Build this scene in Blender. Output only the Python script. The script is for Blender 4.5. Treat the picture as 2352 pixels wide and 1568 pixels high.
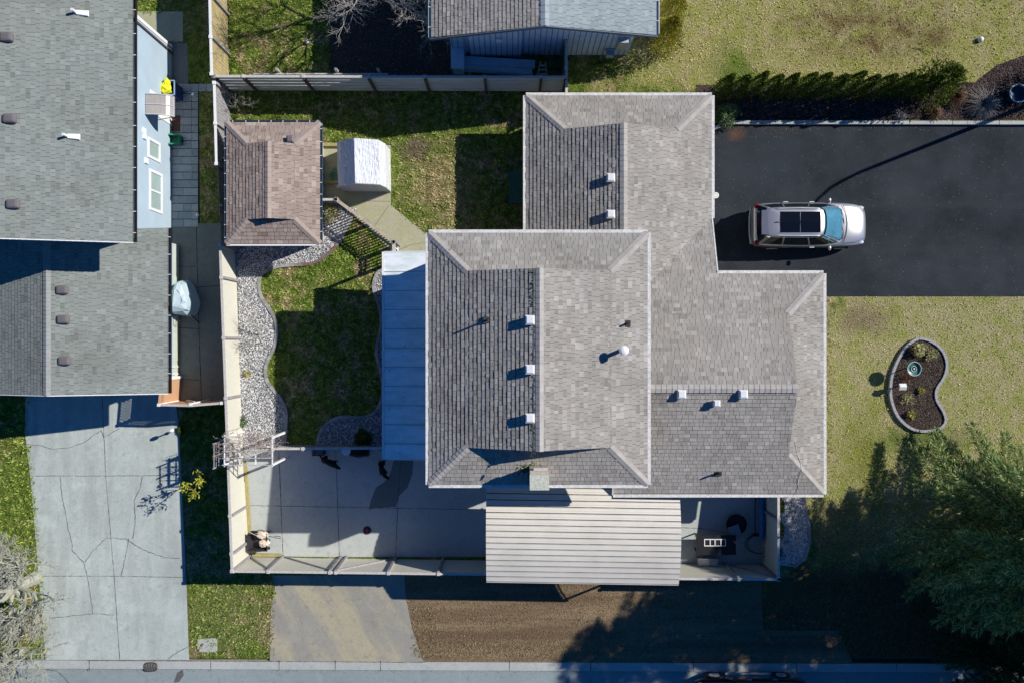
import bpy, math, random
import numpy as np
from mathutils import Vector, Matrix
random.seed(7); rng = np.random.default_rng(7)
scene = bpy.context.scene
for o in list(bpy.data.objects): bpy.data.objects.remove(o)

# ---------------- camera, sky, sun, exposure ----------------
HC = 36.0            # camera height (m)
KX = 53.14           # plan units per metre at ground level
cam = bpy.data.cameras.new("camera"); camo = bpy.data.objects.new("camera", cam)
scene.collection.objects.link(camo); scene.camera = camo
camo.location = (0, 0, HC); camo.rotation_euler = (0, 0, 0)
cam.sensor_width = 36; cam.sensor_fit = 'HORIZONTAL'; cam.lens = 36 * HC / (2352 / KX)
cam.clip_start = 0.5; cam.clip_end = 2000

SUNV = Vector((1.297, 0.515, 1.0)).normalized()
EL = math.asin(SUNV.z); AZ = math.atan2(SUNV.x, SUNV.y)
w = bpy.data.worlds.new("World"); scene.world = w; w.use_nodes = True
nt = w.node_tree; nt.nodes.clear()
wo = nt.nodes.new('ShaderNodeOutputWorld'); bg = nt.nodes.new('ShaderNodeBackground')
sky = nt.nodes.new('ShaderNodeTexSky'); sky.sky_type = 'NISHITA'; sky.sun_disc = False
sky.sun_elevation = EL; sky.sun_rotation = AZ
sky.air_density = 1.0; sky.dust_density = 0.2; sky.ozone_density = 3.0
bg.inputs[1].default_value = 0.05
tint = nt.nodes.new('ShaderNodeMix'); tint.data_type = 'RGBA'; tint.blend_type = 'MULTIPLY'; tint.inputs[0].default_value = 1.0
tint.inputs[7].default_value = (0.13, 0.74, 1.50, 1.0)      # deep clear winter sky, short on red
nt.links.new(sky.outputs[0], tint.inputs[6]); nt.links.new(tint.outputs[2], bg.inputs[0]); nt.links.new(bg.outputs[0], wo.inputs[0])
sl = bpy.data.lights.new("sun", 'SUN'); sl.energy = 5.0; sl.angle = math.radians(0.5); sl.color = (1.0, 0.955, 0.89)
so = bpy.data.objects.new("sun", sl); scene.collection.objects.link(so)
so.rotation_euler = SUNV.to_track_quat('Z', 'Y').to_euler(); so.location = (40, 15, 40)
scene.view_settings.view_transform = 'Standard'; scene.view_settings.look = 'None'
scene.view_settings.exposure = 0.16; scene.view_settings.gamma = 1.0

# ---------------- helpers ----------------
def G(px, py, h=0.0):
    """point whose plan position, seen from the survey height, lies at px,py when its height is h"""
    k = (HC - h) / HC
    return ((px - 1176) / KX * k, (784 - py) / KX * k)
def T(tx, ty):
    return ((tx - 1176) / KX, (784 - ty) / KX)

def col(c): return (c[0], c[1], c[2], 1.0)
class NT:
    def __init__(s, name):
        s.m = bpy.data.materials.new(name); s.m.use_nodes = True; s.t = s.m.node_tree
        s.b = s.t.nodes['Principled BSDF']; s.pos = s.n('ShaderNodeNewGeometry').outputs['Position']
    def n(s, typ, **kw):
        x = s.t.nodes.new(typ)
        for k, v in kw.items(): setattr(x, k, v)
        return x
    def L(s, a, b): s.t.links.new(a, b)
    def noise(s, scale, detail=4, rough=0.6, vec=None, stretch=None, dist=0.0):
        x = s.n('ShaderNodeTexNoise'); x.inputs['Scale'].default_value = scale
        x.inputs['Detail'].default_value = detail; x.inputs['Roughness'].default_value = rough
        x.inputs['Distortion'].default_value = dist
        v = vec or s.pos
        if stretch:
            mp = s.n('ShaderNodeMapping'); mp.inputs['Scale'].default_value = stretch
            s.L(v, mp.inputs[0]); v = mp.outputs[0]
        s.L(v, x.inputs['Vector']); return x.outputs['Fac']
    def ramp(s, fac, stops):
        r = s.n('ShaderNodeValToRGB'); e = r.color_ramp.elements
        while len(e) < len(stops): e.new(0.5)
        for i, (p, c) in enumerate(stops):
            e[i].position = p; e[i].color = col(c) if not isinstance(c, (int, float)) else (c, c, c, 1)
        s.L(fac, r.inputs[0]); return r.outputs[0]
    def mix(s, fac, a, b, mode='MIX'):
        x = s.n('ShaderNodeMix'); x.data_type = 'RGBA'; x.blend_type = mode
        for inp, v in ((0, fac), (6, a), (7, b)):
            if isinstance(v, (int, float)): x.inputs[inp].default_value = v
            elif isinstance(v, tuple): x.inputs[inp].default_value = col(v)
            else: s.L(v, x.inputs[inp])
        return x.outputs[2]
    def math(s, op, a, b=0.0, c=None):
        x = s.n('ShaderNodeMath'); x.operation = op
        for i, v in enumerate((a, b) if c is None else (a, b, c)):
            if isinstance(v, (int, float)): x.inputs[i].default_value = v
            else: s.L(v, x.inputs[i])
        return x.outputs[0]
    def blob(s, tx, ty, rx, ry, soft=0.6):
        """soft elliptical patch mask in plan"""
        cx, cy = T(tx, ty)
        mp = s.n('ShaderNodeMapping'); mp.vector_type = 'POINT'
        mp.inputs['Location'].default_value = (-cx * KX / rx, -cy * KX / ry, 0)
        mp.inputs['Scale'].default_value = (KX / rx, KX / ry, 0)
        s.L(s.pos, mp.inputs[0])
        l = s.n('ShaderNodeVectorMath'); l.operation = 'LENGTH'; s.L(mp.outputs[0], l.inputs[0])
        nz = s.noise(0.9, 4)
        d = s.math('ADD', l.outputs['Value'], s.math('MULTIPLY', s.math('SUBTRACT', nz, 0.5), 1.6))
        mr = s.n('ShaderNodeMapRange'); mr.interpolation_type = 'SMOOTHSTEP'
        mr.inputs[1].default_value = 1.0; mr.inputs[2].default_value = 1.0 - soft
        s.L(d, mr.inputs[0]); return mr.outputs[0]
    def bump(s, fac, strength=0.5, dist=0.02):
        b = s.n('ShaderNodeBump'); b.inputs['Strength'].default_value = strength; b.inputs['Distance'].default_value = dist
        s.L(fac, b.inputs['Height']); s.L(b.outputs[0], s.b.inputs['Normal'])
    def base(s, c):
        if isinstance(c, tuple): s.b.inputs['Base Color'].default_value = col(c)
        else: s.L(c, s.b.inputs['Base Color'])
    def set(s, rough=0.8, metal=0.0, spec=0.3, coat=0.0):
        s.b.inputs['Roughness'].default_value = rough; s.b.inputs['Metallic'].default_value = metal
        s.b.inputs['Specular IOR Level'].default_value = spec; s.b.inputs['Coat Weight'].default_value = coat
        return s.m

def M(name, c, rough=0.7, var=0.12, scale=6.0, metal=0.0, spec=0.3, bump=0.0, coat=0.0, stretch=None):
    s = NT(name); f = s.noise(scale, 5, 0.65, stretch=stretch)
    s.base(s.ramp(f, [(0.25, tuple(x * (1 - var) for x in c)), (0.75, tuple(min(1, x * (1 + var)) for x in c))]))
    if bump: s.bump(f, bump, 0.01)
    return s.set(rough, metal, spec, coat)

def shingle_mat(name, a, b, c, stain=(0.6, 0.6, 0.6), stain_amt=0.5, warm=(0.50, 0.42, 0.36)):
    s = NT(name); r = s.n('ShaderNodeNewGeometry').outputs['Random Per Island']
    base = s.ramp(r, [(0.0, a), (0.14, tuple(x * .93 for x in b)), (0.80, b), (1.0, c)])
    big = s.noise(0.5, 7, 0.68); fine = s.noise(48, 3)
    base = s.mix(s.ramp(big, [(0.34, stain_amt), (0.56, 0.0)]), base, stain, 'MULTIPLY')
    base = s.mix(s.ramp(s.noise(0.33, 6, 0.7, stretch=(1.0, 1.3, 1)), [(0.52, 0.0), (0.70, 0.55)]), base, (0.70, 0.66, 0.62), 'MULTIPLY')
    base = s.mix(s.ramp(s.noise(0.8, 5, 0.7), [(0.60, 0.0), (0.75, 0.5)]), base, warm)
    base = s.mix(s.ramp(s.noise(7, 5, .75), [(0.62, 0.0), (0.74, 0.5)]), base, (0.55, 0.55, 0.5), 'MULTIPLY')
    base = s.mix(0.55, base, s.ramp(fine, [(0.3, (0.55,) * 3), (0.7, (1.3,) * 3)]), 'MULTIPLY')
    s.base(base); s.bump(fine, 0.6, 0.012); return s.set(0.95, spec=0.12)

class MB:
    def __init__(s): s.v = []; s.f = []; s.mi = []; s.cur = 0
    def add(s, vs, fs):
        n = len(s.v); s.v += [tuple(p) for p in vs]
        for f in fs: s.f.append(tuple(i + n for i in f)); s.mi.append(s.cur)
        return s
    def quad(s, a, b, c, d): return s.add([a, b, c, d], [(0, 1, 2, 3)])
    def box(s, x0, x1, y0, y1, z0, z1):
        if x0 > x1: x0, x1 = x1, x0
        if y0 > y1: y0, y1 = y1, y0
        return s.add([(x0, y0, z0), (x1, y0, z0), (x1, y1, z0), (x0, y1, z0), (x0, y0, z1), (x1, y0, z1), (x1, y1, z1), (x0, y1, z1)],
                     [(0, 3, 2, 1), (4, 5, 6, 7), (0, 1, 5, 4), (1, 2, 6, 5), (2, 3, 7, 6), (3, 0, 4, 7)])
    def bar(s, p, q, w, h, up=(0, 0, 1)):
        """box beam from p to q, w wide, h deep"""
        p = Vector(p); q = Vector(q); d = (q - p)
        if d.length < 1e-6: return s
        d.normalize(); u = Vector(up)
        if abs(d.dot(u)) > 0.98: u = Vector((1, 0, 0))
        a = d.cross(u).normalized() * (w / 2); b = a.cross(d).normalized() * (h / 2)
        vs = [p - a - b, p + a - b, p + a + b, p - a + b, q - a - b, q + a - b, q + a + b, q - a + b]
        return s.add(vs, [(0, 1, 2, 3), (7, 6, 5, 4), (0, 4, 5, 1), (1, 5, 6, 2), (2, 6, 7, 3), (3, 7, 4, 0)])
    def prism(s, poly, z0, z1):
        n = len(poly)
        a = sum(poly[i][0] * poly[(i + 1) % n][1] - poly[(i + 1) % n][0] * poly[i][1] for i in range(n))
        if a < 0: poly = poly[::-1]
        vs = [(x, y, z0) for x, y in poly] + [(x, y, z1) for x, y in poly]
        return s.add(vs, [tuple(range(n - 1, -1, -1)), tuple(range(n, 2 * n))] + [(i, (i + 1) % n, n + (i + 1) % n, n + i) for i in range(n)])
    def tube(s, pts, r, seg=6, cap=True):
        pts = [Vector(p) for p in pts]; n = len(pts)
        rs = r if isinstance(r, (list, tuple)) else [r] * n
        base = len(s.v); vs = []; fs = []
        for i, p in enumerate(pts):
            d = (pts[min(i + 1, n - 1)] - pts[max(i - 1, 0)])
            if d.length < 1e-7: d = Vector((0, 0, 1))
            d.normalize(); u = Vector((0, 0, 1)) if abs(d.z) < 0.95 else Vector((1, 0, 0))
            a = d.cross(u).normalized(); b = a.cross(d)
            for k in range(seg):
                t = 2 * math.pi * k / seg; vs.append(p + (a * math.cos(t) + b * math.sin(t)) * rs[i])
        for i in range(n - 1):
            for k in range(seg):
                k2 = (k + 1) % seg; fs.append((i * seg + k, i * seg + k2, (i + 1) * seg + k2, (i + 1) * seg + k))
        if cap: fs.append(tuple(range(seg))); fs.append(tuple((n - 1) * seg + k for k in range(seg - 1, -1, -1)))
        return s.add(vs, fs)
    def lathe(s, cx, cy, prof, seg=16):
        vs = []; fs = []; n = len(prof)
        for r, z in prof:
            for k in range(seg):
                t = 2 * math.pi * k / seg; vs.append((cx + r * math.cos(t), cy + r * math.sin(t), z))
        for i in range(n - 1):
            for k in range(seg):
                k2 = (k + 1) % seg; fs.append((i * seg + k, i * seg + k2, (i + 1) * seg + k2, (i + 1) * seg + k))
        fs.append(tuple(range(seg - 1, -1, -1))); fs.append(tuple((n - 1) * seg + k for k in range(seg)))
        return s.add(vs, fs)
    def blobm(s, c, r, jit=0.12, seg=8, rings=5):
        cx, cy, cz = c; rx, ry, rz = r if isinstance(r, tuple) else (r, r, r); vs = []; fs = []
        for i in range(rings + 1):
            ph = math.pi * i / rings
            for k in range(seg):
                t = 2 * math.pi * k / seg; j = 1 + random.uniform(-jit, jit)
                vs.append((cx + rx * j * math.sin(ph) * math.cos(t), cy + ry * j * math.sin(ph) * math.sin(t), cz + rz * j * math.cos(ph)))
        for i in range(rings):
            for k in range(seg):
                k2 = (k + 1) % seg; fs.append((i * seg + k, (i + 1) * seg + k, (i + 1) * seg + k2, i * seg + k2))
        return s.add(vs, fs)
    def build(s, name, mat, parent=None, smooth=False):
        me = bpy.data.meshes.new(name); me.from_pydata(s.v, [], s.f)
        mats = mat if isinstance(mat, (list, tuple)) else [mat]
        for m in mats: me.materials.append(m)
        if len(mats) > 1: me.polygons.foreach_set('material_index', s.mi)
        if smooth: me.polygons.foreach_set('use_smooth', [True] * len(me.polygons))
        me.update(); o = bpy.data.objects.new(name, me); scene.collection.objects.link(o)
        if parent: o.parent = parent; o.matrix_parent_inverse = Matrix.Translation(-Vector(parent.location))
        return o
def fastmesh(name, V, F, mat, parent=None):
    """V (n,3) verts, F (m,k) faces"""
    V = np.asarray(V, dtype=np.float32); F = np.asarray(F, dtype=np.int32)
    me = bpy.data.meshes.new(name); me.vertices.add(len(V)); me.vertices.foreach_set('co', V.ravel())
    k = F.shape[1]; me.loops.add(F.size); me.loops.foreach_set('vertex_index', F.ravel())
    me.polygons.add(len(F)); me.polygons.foreach_set('loop_start', np.arange(0, F.size, k, dtype=np.int32))
    me.polygons.foreach_set('loop_total', np.full(len(F), k, dtype=np.int32))
    me.materials.append(mat); me.update(calc_edges=True)
    o = bpy.data.objects.new(name, me); scene.collection.objects.link(o)
    if parent: o.parent = parent; o.matrix_parent_inverse = Matrix.Translation(-Vector(parent.location))
    return o
def tag(o, label=None, cat=None, group=None, kind=None):
    if label: o['label'] = label
    if cat: o['category'] = cat
    if group: o['group'] = group
    if kind: o['kind'] = kind
    return o
def thing(name, label, cat, xy=(0, 0), z=0.0, group=None):
    o = bpy.data.objects.new(name, None); scene.collection.objects.link(o); o.location = (xy[0], xy[1], z)
    o.empty_display_size = 0.2
    return tag(o, label, cat, group)
def struct(o): o['kind'] = 'structure'; return o
def copy_tree(root, xy, z=None, rz=None, scale=None):
    r = root.copy(); scene.collection.objects.link(r)
    r.location = (xy[0], xy[1], root.location.z if z is None else z)
    if rz is not None: r.rotation_euler = (0, 0, rz)
    if scale: r.scale = (scale,) * 3
    for ch in list(root.children):
        c = ch.copy(); scene.collection.objects.link(c); c.parent = r; c.matrix_parent_inverse = ch.matrix_parent_inverse.copy()
        for g in list(ch.children):
            d = g.copy(); scene.collection.objects.link(d); d.parent = c; d.matrix_parent_inverse = g.matrix_parent_inverse.copy()
    return r

# ---------------- materials ----------------
shA = shingle_mat('grey_shingle', (0.275, 0.258, 0.232), (0.368, 0.346, 0.312), (0.45, 0.422, 0.385))
shB = shingle_mat('brown_shingle', (0.25, 0.19, 0.155), (0.385, 0.305, 0.26), (0.47, 0.39, 0.335), stain_amt=0.4)
shG = shingle_mat('green_grey_shingle', (0.185, 0.205, 0.185), (0.255, 0.282, 0.258), (0.29, 0.315, 0.29), stain_amt=0.2, warm=(0.28, 0.28, 0.26))
shN = shingle_mat('blue_grey_shingle', (0.26, 0.31, 0.32), (0.32, 0.37, 0.38), (0.36, 0.41, 0.42), stain_amt=0.3, warm=(0.30, 0.34, 0.34))
capA = M('ridge_cap_grey', (0.38, 0.355, 0.325), 0.93, 0.2, 3); capB = M('ridge_cap_brown', (0.36, 0.29, 0.25), 0.93, 0.15, 4)
capG = M('ridge_cap_green_grey', (0.29, 0.30, 0.285), 0.93, 0.15, 4)
under = M('roof_underlay', (0.05, 0.048, 0.045), 0.95)
white = M('white_paint', (0.78, 0.78, 0.76), 0.5, 0.06, 3)
gutterw = M('weathered_white_gutter', (0.62, 0.61, 0.58), 0.6, 0.35, 9)
dark = M('dark_recess', (0.015, 0.015, 0.015), 0.9)
black = M('black_plastic', (0.018, 0.018, 0.02), 0.45, 0.2)
rubber = M('rubber', (0.02, 0.02, 0.02), 0.8)
metalw = M('galvanised_metal', (0.55, 0.56, 0.57), 0.45, 0.1, 5, metal=0.4)
siding_house = M('beige_siding', (0.45, 0.42, 0.36), 0.8, 0.06, 2)
blue_siding = M('pale_blue_siding', (0.40, 0.50, 0.57), 0.75, 0.07, 1.2)
nblue = M('blue_board_siding', (0.55, 0.68, 0.80), 0.7, 0.15, 2)
glass = M('window_glass', (0.35, 0.45, 0.42), 0.12, 0.15, 1.5, spec=0.6)
glassd = M('dark_glass', (0.006, 0.009, 0.014), 0.04, 0.1, 3, spec=0.6)
cream = M('cream_panel', (0.62, 0.60, 0.50), 0.75, 0.05, 1.5, stretch=(1, 6, 1))
greyw = M('weathered_grey_wood', (0.30, 0.29, 0.29), 0.85, 0.4, 14, stretch=(1, 1, 0.3))
greywl = M('pale_weathered_wood', (0.52, 0.49, 0.45), 0.85, 0.35, 16)
cedar = M('cedar_boards', (0.42, 0.34, 0.17), 0.85, 0.35, 5, stretch=(1, 4, 0.3))
tanw = M('tan_wood', (0.55, 0.32, 0.18), 0.8, 0.12, 5, stretch=(1, 1, 6))
ywood = M('yellow_green_timber', (0.36, 0.31, 0.13), 0.85, 0.3, 8)
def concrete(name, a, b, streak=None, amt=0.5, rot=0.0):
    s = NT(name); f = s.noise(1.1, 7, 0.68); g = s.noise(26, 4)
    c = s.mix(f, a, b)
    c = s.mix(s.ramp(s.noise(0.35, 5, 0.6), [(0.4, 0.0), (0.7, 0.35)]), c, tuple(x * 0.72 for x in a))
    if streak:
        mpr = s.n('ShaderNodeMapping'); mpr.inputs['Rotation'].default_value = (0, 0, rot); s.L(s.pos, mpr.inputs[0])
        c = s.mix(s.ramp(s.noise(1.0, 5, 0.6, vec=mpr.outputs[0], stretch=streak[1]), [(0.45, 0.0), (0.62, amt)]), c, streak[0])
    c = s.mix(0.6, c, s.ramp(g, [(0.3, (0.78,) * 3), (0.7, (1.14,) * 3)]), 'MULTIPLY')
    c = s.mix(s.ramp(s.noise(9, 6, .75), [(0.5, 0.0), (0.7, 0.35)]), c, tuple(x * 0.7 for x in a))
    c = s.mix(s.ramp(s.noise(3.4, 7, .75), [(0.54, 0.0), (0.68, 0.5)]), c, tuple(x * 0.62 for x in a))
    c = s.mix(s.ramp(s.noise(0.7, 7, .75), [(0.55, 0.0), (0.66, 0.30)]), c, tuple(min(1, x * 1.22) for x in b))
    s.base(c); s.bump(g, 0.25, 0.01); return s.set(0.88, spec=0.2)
conc_w = concrete('pale_concrete', (0.37, 0.42, 0.385), (0.58, 0.63, 0.585), ((0.30, 0.315, 0.30), (2.2, 0.35, 1)), 0.4)
conc_p = concrete('patio_concrete', (0.44, 0.475, 0.455), (0.54, 0.56, 0.53))
conc_d = concrete('brushed_driveway_concrete', (0.27, 0.262, 0.225), (0.36, 0.345, 0.29), ((0.50, 0.43, 0.27), (1.3, 0.22, 1)), 0.55, rot=-0.55)
conc_m = concrete('mossy_path_concrete', (0.40, 0.38, 0.25), (0.46, 0.44, 0.33), ((0.36, 0.37, 0.17), (0.6, 0.6, 1)), 0.5)
conc_side = concrete('dirty_side_concrete', (0.13, 0.145, 0.14), (0.22, 0.235, 0.22))  # darker grey than the other concretes
conc_k = concrete('kerb_concrete', (0.38, 0.40, 0.38), (0.50, 0.51, 0.48))
street_m = concrete('street_asphalt', (0.24, 0.29, 0.29), (0.31, 0.36, 0.355))
paver_m = NT('paver')
_r = paver_m.n('ShaderNodeNewGeometry').outputs['Random Per Island']
paver_m.base(paver_m.mix(0.5, paver_m.ramp(_r, [(0, (0.25, 0.29, 0.30)), (1, (0.36, 0.40, 0.40))]), paver_m.ramp(paver_m.noise(8, 5), [(0.3, (0.65,) * 3), (0.7, (1.15,) * 3)]), 'MULTIPLY')); paver_m = paver_m.set(0.85)
joint_m = M('joint_dirt', (0.09, 0.09, 0.075), 0.95, 0.4, 9)
crack_m = M('crack_dirt', (0.10, 0.10, 0.09), 0.95, 0.4, 9)
def asphalt():
    s = NT('black_asphalt'); f = s.noise(0.5, 6, 0.6); g = s.noise(55, 4)
    c = s.mix(s.ramp(f, [(0.3, 0), (0.7, 1)]), (0.021, 0.025, 0.030), (0.043, 0.050, 0.058))
    c = s.mix(s.blob(1760, 390, 150, 100, 1.0), c, (0.036, 0.045, 0.055))
    c = s.mix(s.ramp(s.noise(0.8, 6, .7, stretch=(.3, 1.6, 1)), [(0.5, 0), (0.75, .5)]), c, (0.034, 0.038, 0.040))
    c = s.mix(s.math('MULTIPLY', s.blob(1690, 310, 30, 26, 1.0), .6), c, (0.16, 0.075, 0.05))
    for tr_ in (470, 575): c = s.mix(s.math('MULTIPLY', s.blob(2150, tr_, 420, 15, 1.0), .35), c, (0.045, 0.050, 0.055))
    c = s.mix(s.ramp(s.noise(2.6, 7, .75), [(0.54, 0.0), (0.68, 0.5)]), c, (0.046, 0.052, 0.058))
    v = s.n('ShaderNodeTexVoronoi'); v.inputs['Scale'].default_value = 8.0; s.L(s.pos, v.inputs['Vector'])
    sp = s.ramp(v.outputs['Distance'], [(0.07, 1.0), (0.11, 0.0)])
    rm = s.ramp(v.outputs['Color'], [(0.62, 0.0), (0.70, 1.0)])
    c = s.mix(s.math('MULTIPLY', sp, rm), c, (0.27, 0.26, 0.24))
    c = s.mix(0.7, c, s.ramp(g, [(0.3, (0.55,) * 3), (0.7, (1.5,) * 3)]), 'MULTIPLY')
    s.base(c); s.bump(g, 0.5, 0.01); return s.set(0.95, spec=0.06)
asph = asphalt()
def lawn(name, leaf):
    s = NT(name); K = 1.0 if leaf else 0.5
    def C(*c): return tuple(x * K for x in c)
    n1 = s.noise(0.5, 7, 0.7); n2 = s.noise(3.2, 6, 0.75); n3 = s.noise(1.3, 7, 0.72)
    g = s.mix(s.ramp(n2, [(0.38, 0), (0.62, 1)]), C(.10, .19, .022), C(.40, .48, .10))
    straw = s.mix(s.ramp(n2, [(0.4, 0), (0.6, 1)]), C(.40, .30, .13), C(.72, .60, .33))
    c = s.mix(s.ramp(s.math('ADD', s.math('MULTIPLY', n1, 0.5), s.math('MULTIPLY', n3, 0.5)), [(0.50, 0.0), (0.57, 0.9)]), g, straw)
    # paler mown front lawns to the east
    pale = s.mix(s.ramp(n3, [(0.38, 0), (0.56, 1)]), s.mix(n2, C(.42, .46, .10), C(.70, .72, .23)), s.mix(n2, C(.62, .54, .26), C(.86, .78, .42)))
    c = s.mix(s.blob(2250, 900, 640, 760, 0.4), c, pale)
    ne = s.mix(s.ramp(n3, [(0.38, 0), (0.60, 1)]), s.mix(n2, C(.42, .46, .09), C(.72, .70, .20)), s.mix(n2, C(.60, .50, .20), C(.90, .80, .42)))
    c = s.mix(s.blob(1900, 90, 640, 200, 0.3), c, ne)
    c = s.mix(s.math('MULTIPLY', s.blob(2010, 70, 300, 110, 1.0), s.ramp(s.noise(1.1, 6, .7), [(0.38, 0.1), (0.58, 0.95)])), c, s.mix(n2, C(.17, .11, .04), C(.38, .26, .12)))
    c = s.mix(s.math('MULTIPLY', s.blob(1690, 170, 80, 110, 0.9), 0.85), c, s.mix(n2, C(.16, .26, .03), C(.30, .42, .07)))
    c = s.mix(s.math('MULTIPLY', s.blob(1990, 1050, 100, 170, 0.9), 0.7), c, C(.36, .40, .05))
    c = s.mix(s.math('MULTIPLY', s.blob(2120, 1010, 170, 60, 1.0), 0.8), c, s.mix(n2, C(.15, .24, .05), C(.25, .34, .09)))
    c = s.mix(s.math('MULTIPLY', s.blob(1980, 730, 110, 60, 1.0), 0.7), c, C(.42, .31, .20))
    c = s.mix(s.math('MULTIPLY', s.blob(1010, 420, 120, 130, 0.9), 0.75), c, straw)
    c = s.mix(s.math('MULTIPLY', s.blob(960, 345, 60, 45, 0.9), 0.8), c, C(.24, .19, .13))
    c = s.mix(s.math('MULTIPLY', s.blob(1980, 1430, 340, 190, 0.4), 0.95), c, s.mix(n2, C(.13, .09, .05), C(.30, .22, .11)))
    c = s.mix(s.math('MULTIPLY', s.blob(1930, 1230, 130, 120, 0.7), 0.7), c, s.mix(n2, C(.24, .20, .07), C(.48, .42, .16)))
    c = s.mix(s.math('MULTIPLY', s.blob(30, 1180, 80, 260, 0.5), 0.85), c, g)
    c = s.mix(s.math('MULTIPLY', s.blob(525, 1430, 130, 110, 0.5), 0.5), c, s.mix(n2, C(.20, .27, .06), C(.42, .42, .18)))
    if leaf:
        r = s.n('ShaderNodeNewGeometry').outputs['Random Per Island']
        c = s.mix(0.75, c, s.ramp(r, [(0.0, (0.40,) * 3), (1.0, (1.6,) * 3)]), 'MULTIPLY')
        s.base(c); return s.set(0.8, spec=0.12)
    f = s.noise(15, 6, 0.8)
    c = s.mix(0.85, c, s.ramp(f, [(0.32, (0.25,) * 3), (0.68, (1.75,) * 3)]), 'MULTIPLY')
    s.base(c); s.bump(f, 1.0, 0.08); return s.set(0.95, spec=0.08)
lawn_g = lawn('lawn_soil', False); lawn_b = lawn('grass_blades', True)
def dirt():
    s = NT('bare_brown_dirt'); a = s.noise(1.0, 6, 0.65, stretch=(0.12, 1.6, 1)); f = s.noise(14, 6, 0.75)
    c = s.ramp(a, [(0.38, (0.155, 0.105, 0.065)), (0.62, (0.27, 0.20, 0.12))])
    c = s.mix(0.8, c, s.ramp(f, [(0.3, (0.5,) * 3), (0.7, (1.45,) * 3)]), 'MULTIPLY')
    s.base(c); s.bump(f, 0.8, 0.05); return s.set(0.95, spec=0.1)
dirt_m = dirt()
def mulch():
    s = NT('bark_mulch'); f = s.noise(20, 6, 0.8)
    c = s.ramp(f, [(0.3, (0.02, 0.013, 0.01)), (0.55, (0.085, 0.06, 0.052)), (0.72, (0.24, 0.19, 0.17))])
    s.base(c); s.bump(f, 1.0, 0.05); return s.set(0.95, spec=0.1)
mulch_m = mulch()
gravelg = M('gravel_bed_base', (0.20, 0.20, 0.205), 0.95, 0.5, 30, bump=0.8)
_s = NT('gravel_stone'); _r = _s.n('ShaderNodeNewGeometry').outputs['Random Per Island']
_s.base(_s.ramp(_r, [(0.0, (0.13, 0.135, 0.145)), (0.4, (0.42, 0.42, 0.42)), (1.0, (0.78, 0.77, 0.74))])); stone_m = _s.set(0.85, spec=0.2)
def leafm(name, a, b, c):
    s = NT(name); r = s.n('ShaderNodeNewGeometry').outputs['Random Per Island']
    k = s.ramp(r, [(0.0, a), (0.55, b), (1.0, c)])
    k = s.mix(s.ramp(s.noise(1.2, 4), [(0.35, 0.25), (0.60, 0.0)]), k, (0.5, 0.55, 0.5), 'MULTIPLY')
    s.base(k); m = s.set(0.7, spec=0.15)
    tr = s.n('ShaderNodeBsdfTranslucent'); mx = s.n('ShaderNodeMixShader'); mx.inputs[0].default_value = 0.3
    s.L(k, tr.inputs[0]); s.L(s.b.outputs[0], mx.inputs[1]); s.L(tr.outputs[0], mx.inputs[2]); s.L(mx.outputs[0], s.t.nodes['Material Output'].inputs[0])
    return m
leaf_con = leafm('conifer_foliage', (0.02, 0.05, 0.012), (0.20, 0.30, 0.075), (0.82, 0.90, 0.42))
leaf_con2 = leafm('dark_conifer_foliage', (0.014, 0.032, 0.012), (0.04, 0.08, 0.03), (0.13, 0.20, 0.09))
leaf_arb = leafm('arborvitae_foliage', (0.03, 0.05, 0.008), (0.08, 0.12, 0.018), (0.20, 0.26, 0.035))
leaf_yel = leafm('golden_foliage', (0.16, 0.15, 0.015), (0.30, 0.27, 0.03), (0.45, 0.40, 0.06))
leaf_sh = leafm('shrub_leaves', (0.04, 0.09, 0.03), (0.12, 0.22, 0.07), (0.38, 0.46, 0.28))
leaf_yp = leafm('yellow_leaves', (0.30, 0.28, 0.04), (0.50, 0.46, 0.09), (0.70, 0.66, 0.30))
leaf_ye = leafm('pale_yellow_leaves', (0.34, 0.34, 0.12), (0.55, 0.53, 0.25), (0.75, 0.72, 0.45))
leaf_red = leafm('rusty_twigs', (0.10, 0.03, 0.015), (0.20, 0.07, 0.035), (0.30, 0.14, 0.08))
barkm = M('pale_bark', (0.42, 0.39, 0.34), 0.9, 0.3, 12); barkd = M('brown_bark', (0.10, 0.075, 0.05), 0.9, 0.3, 10)
bark_l = M('lichen_grey_bark', (0.36, 0.36, 0.29), 0.9, 0.3, 10)
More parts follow.
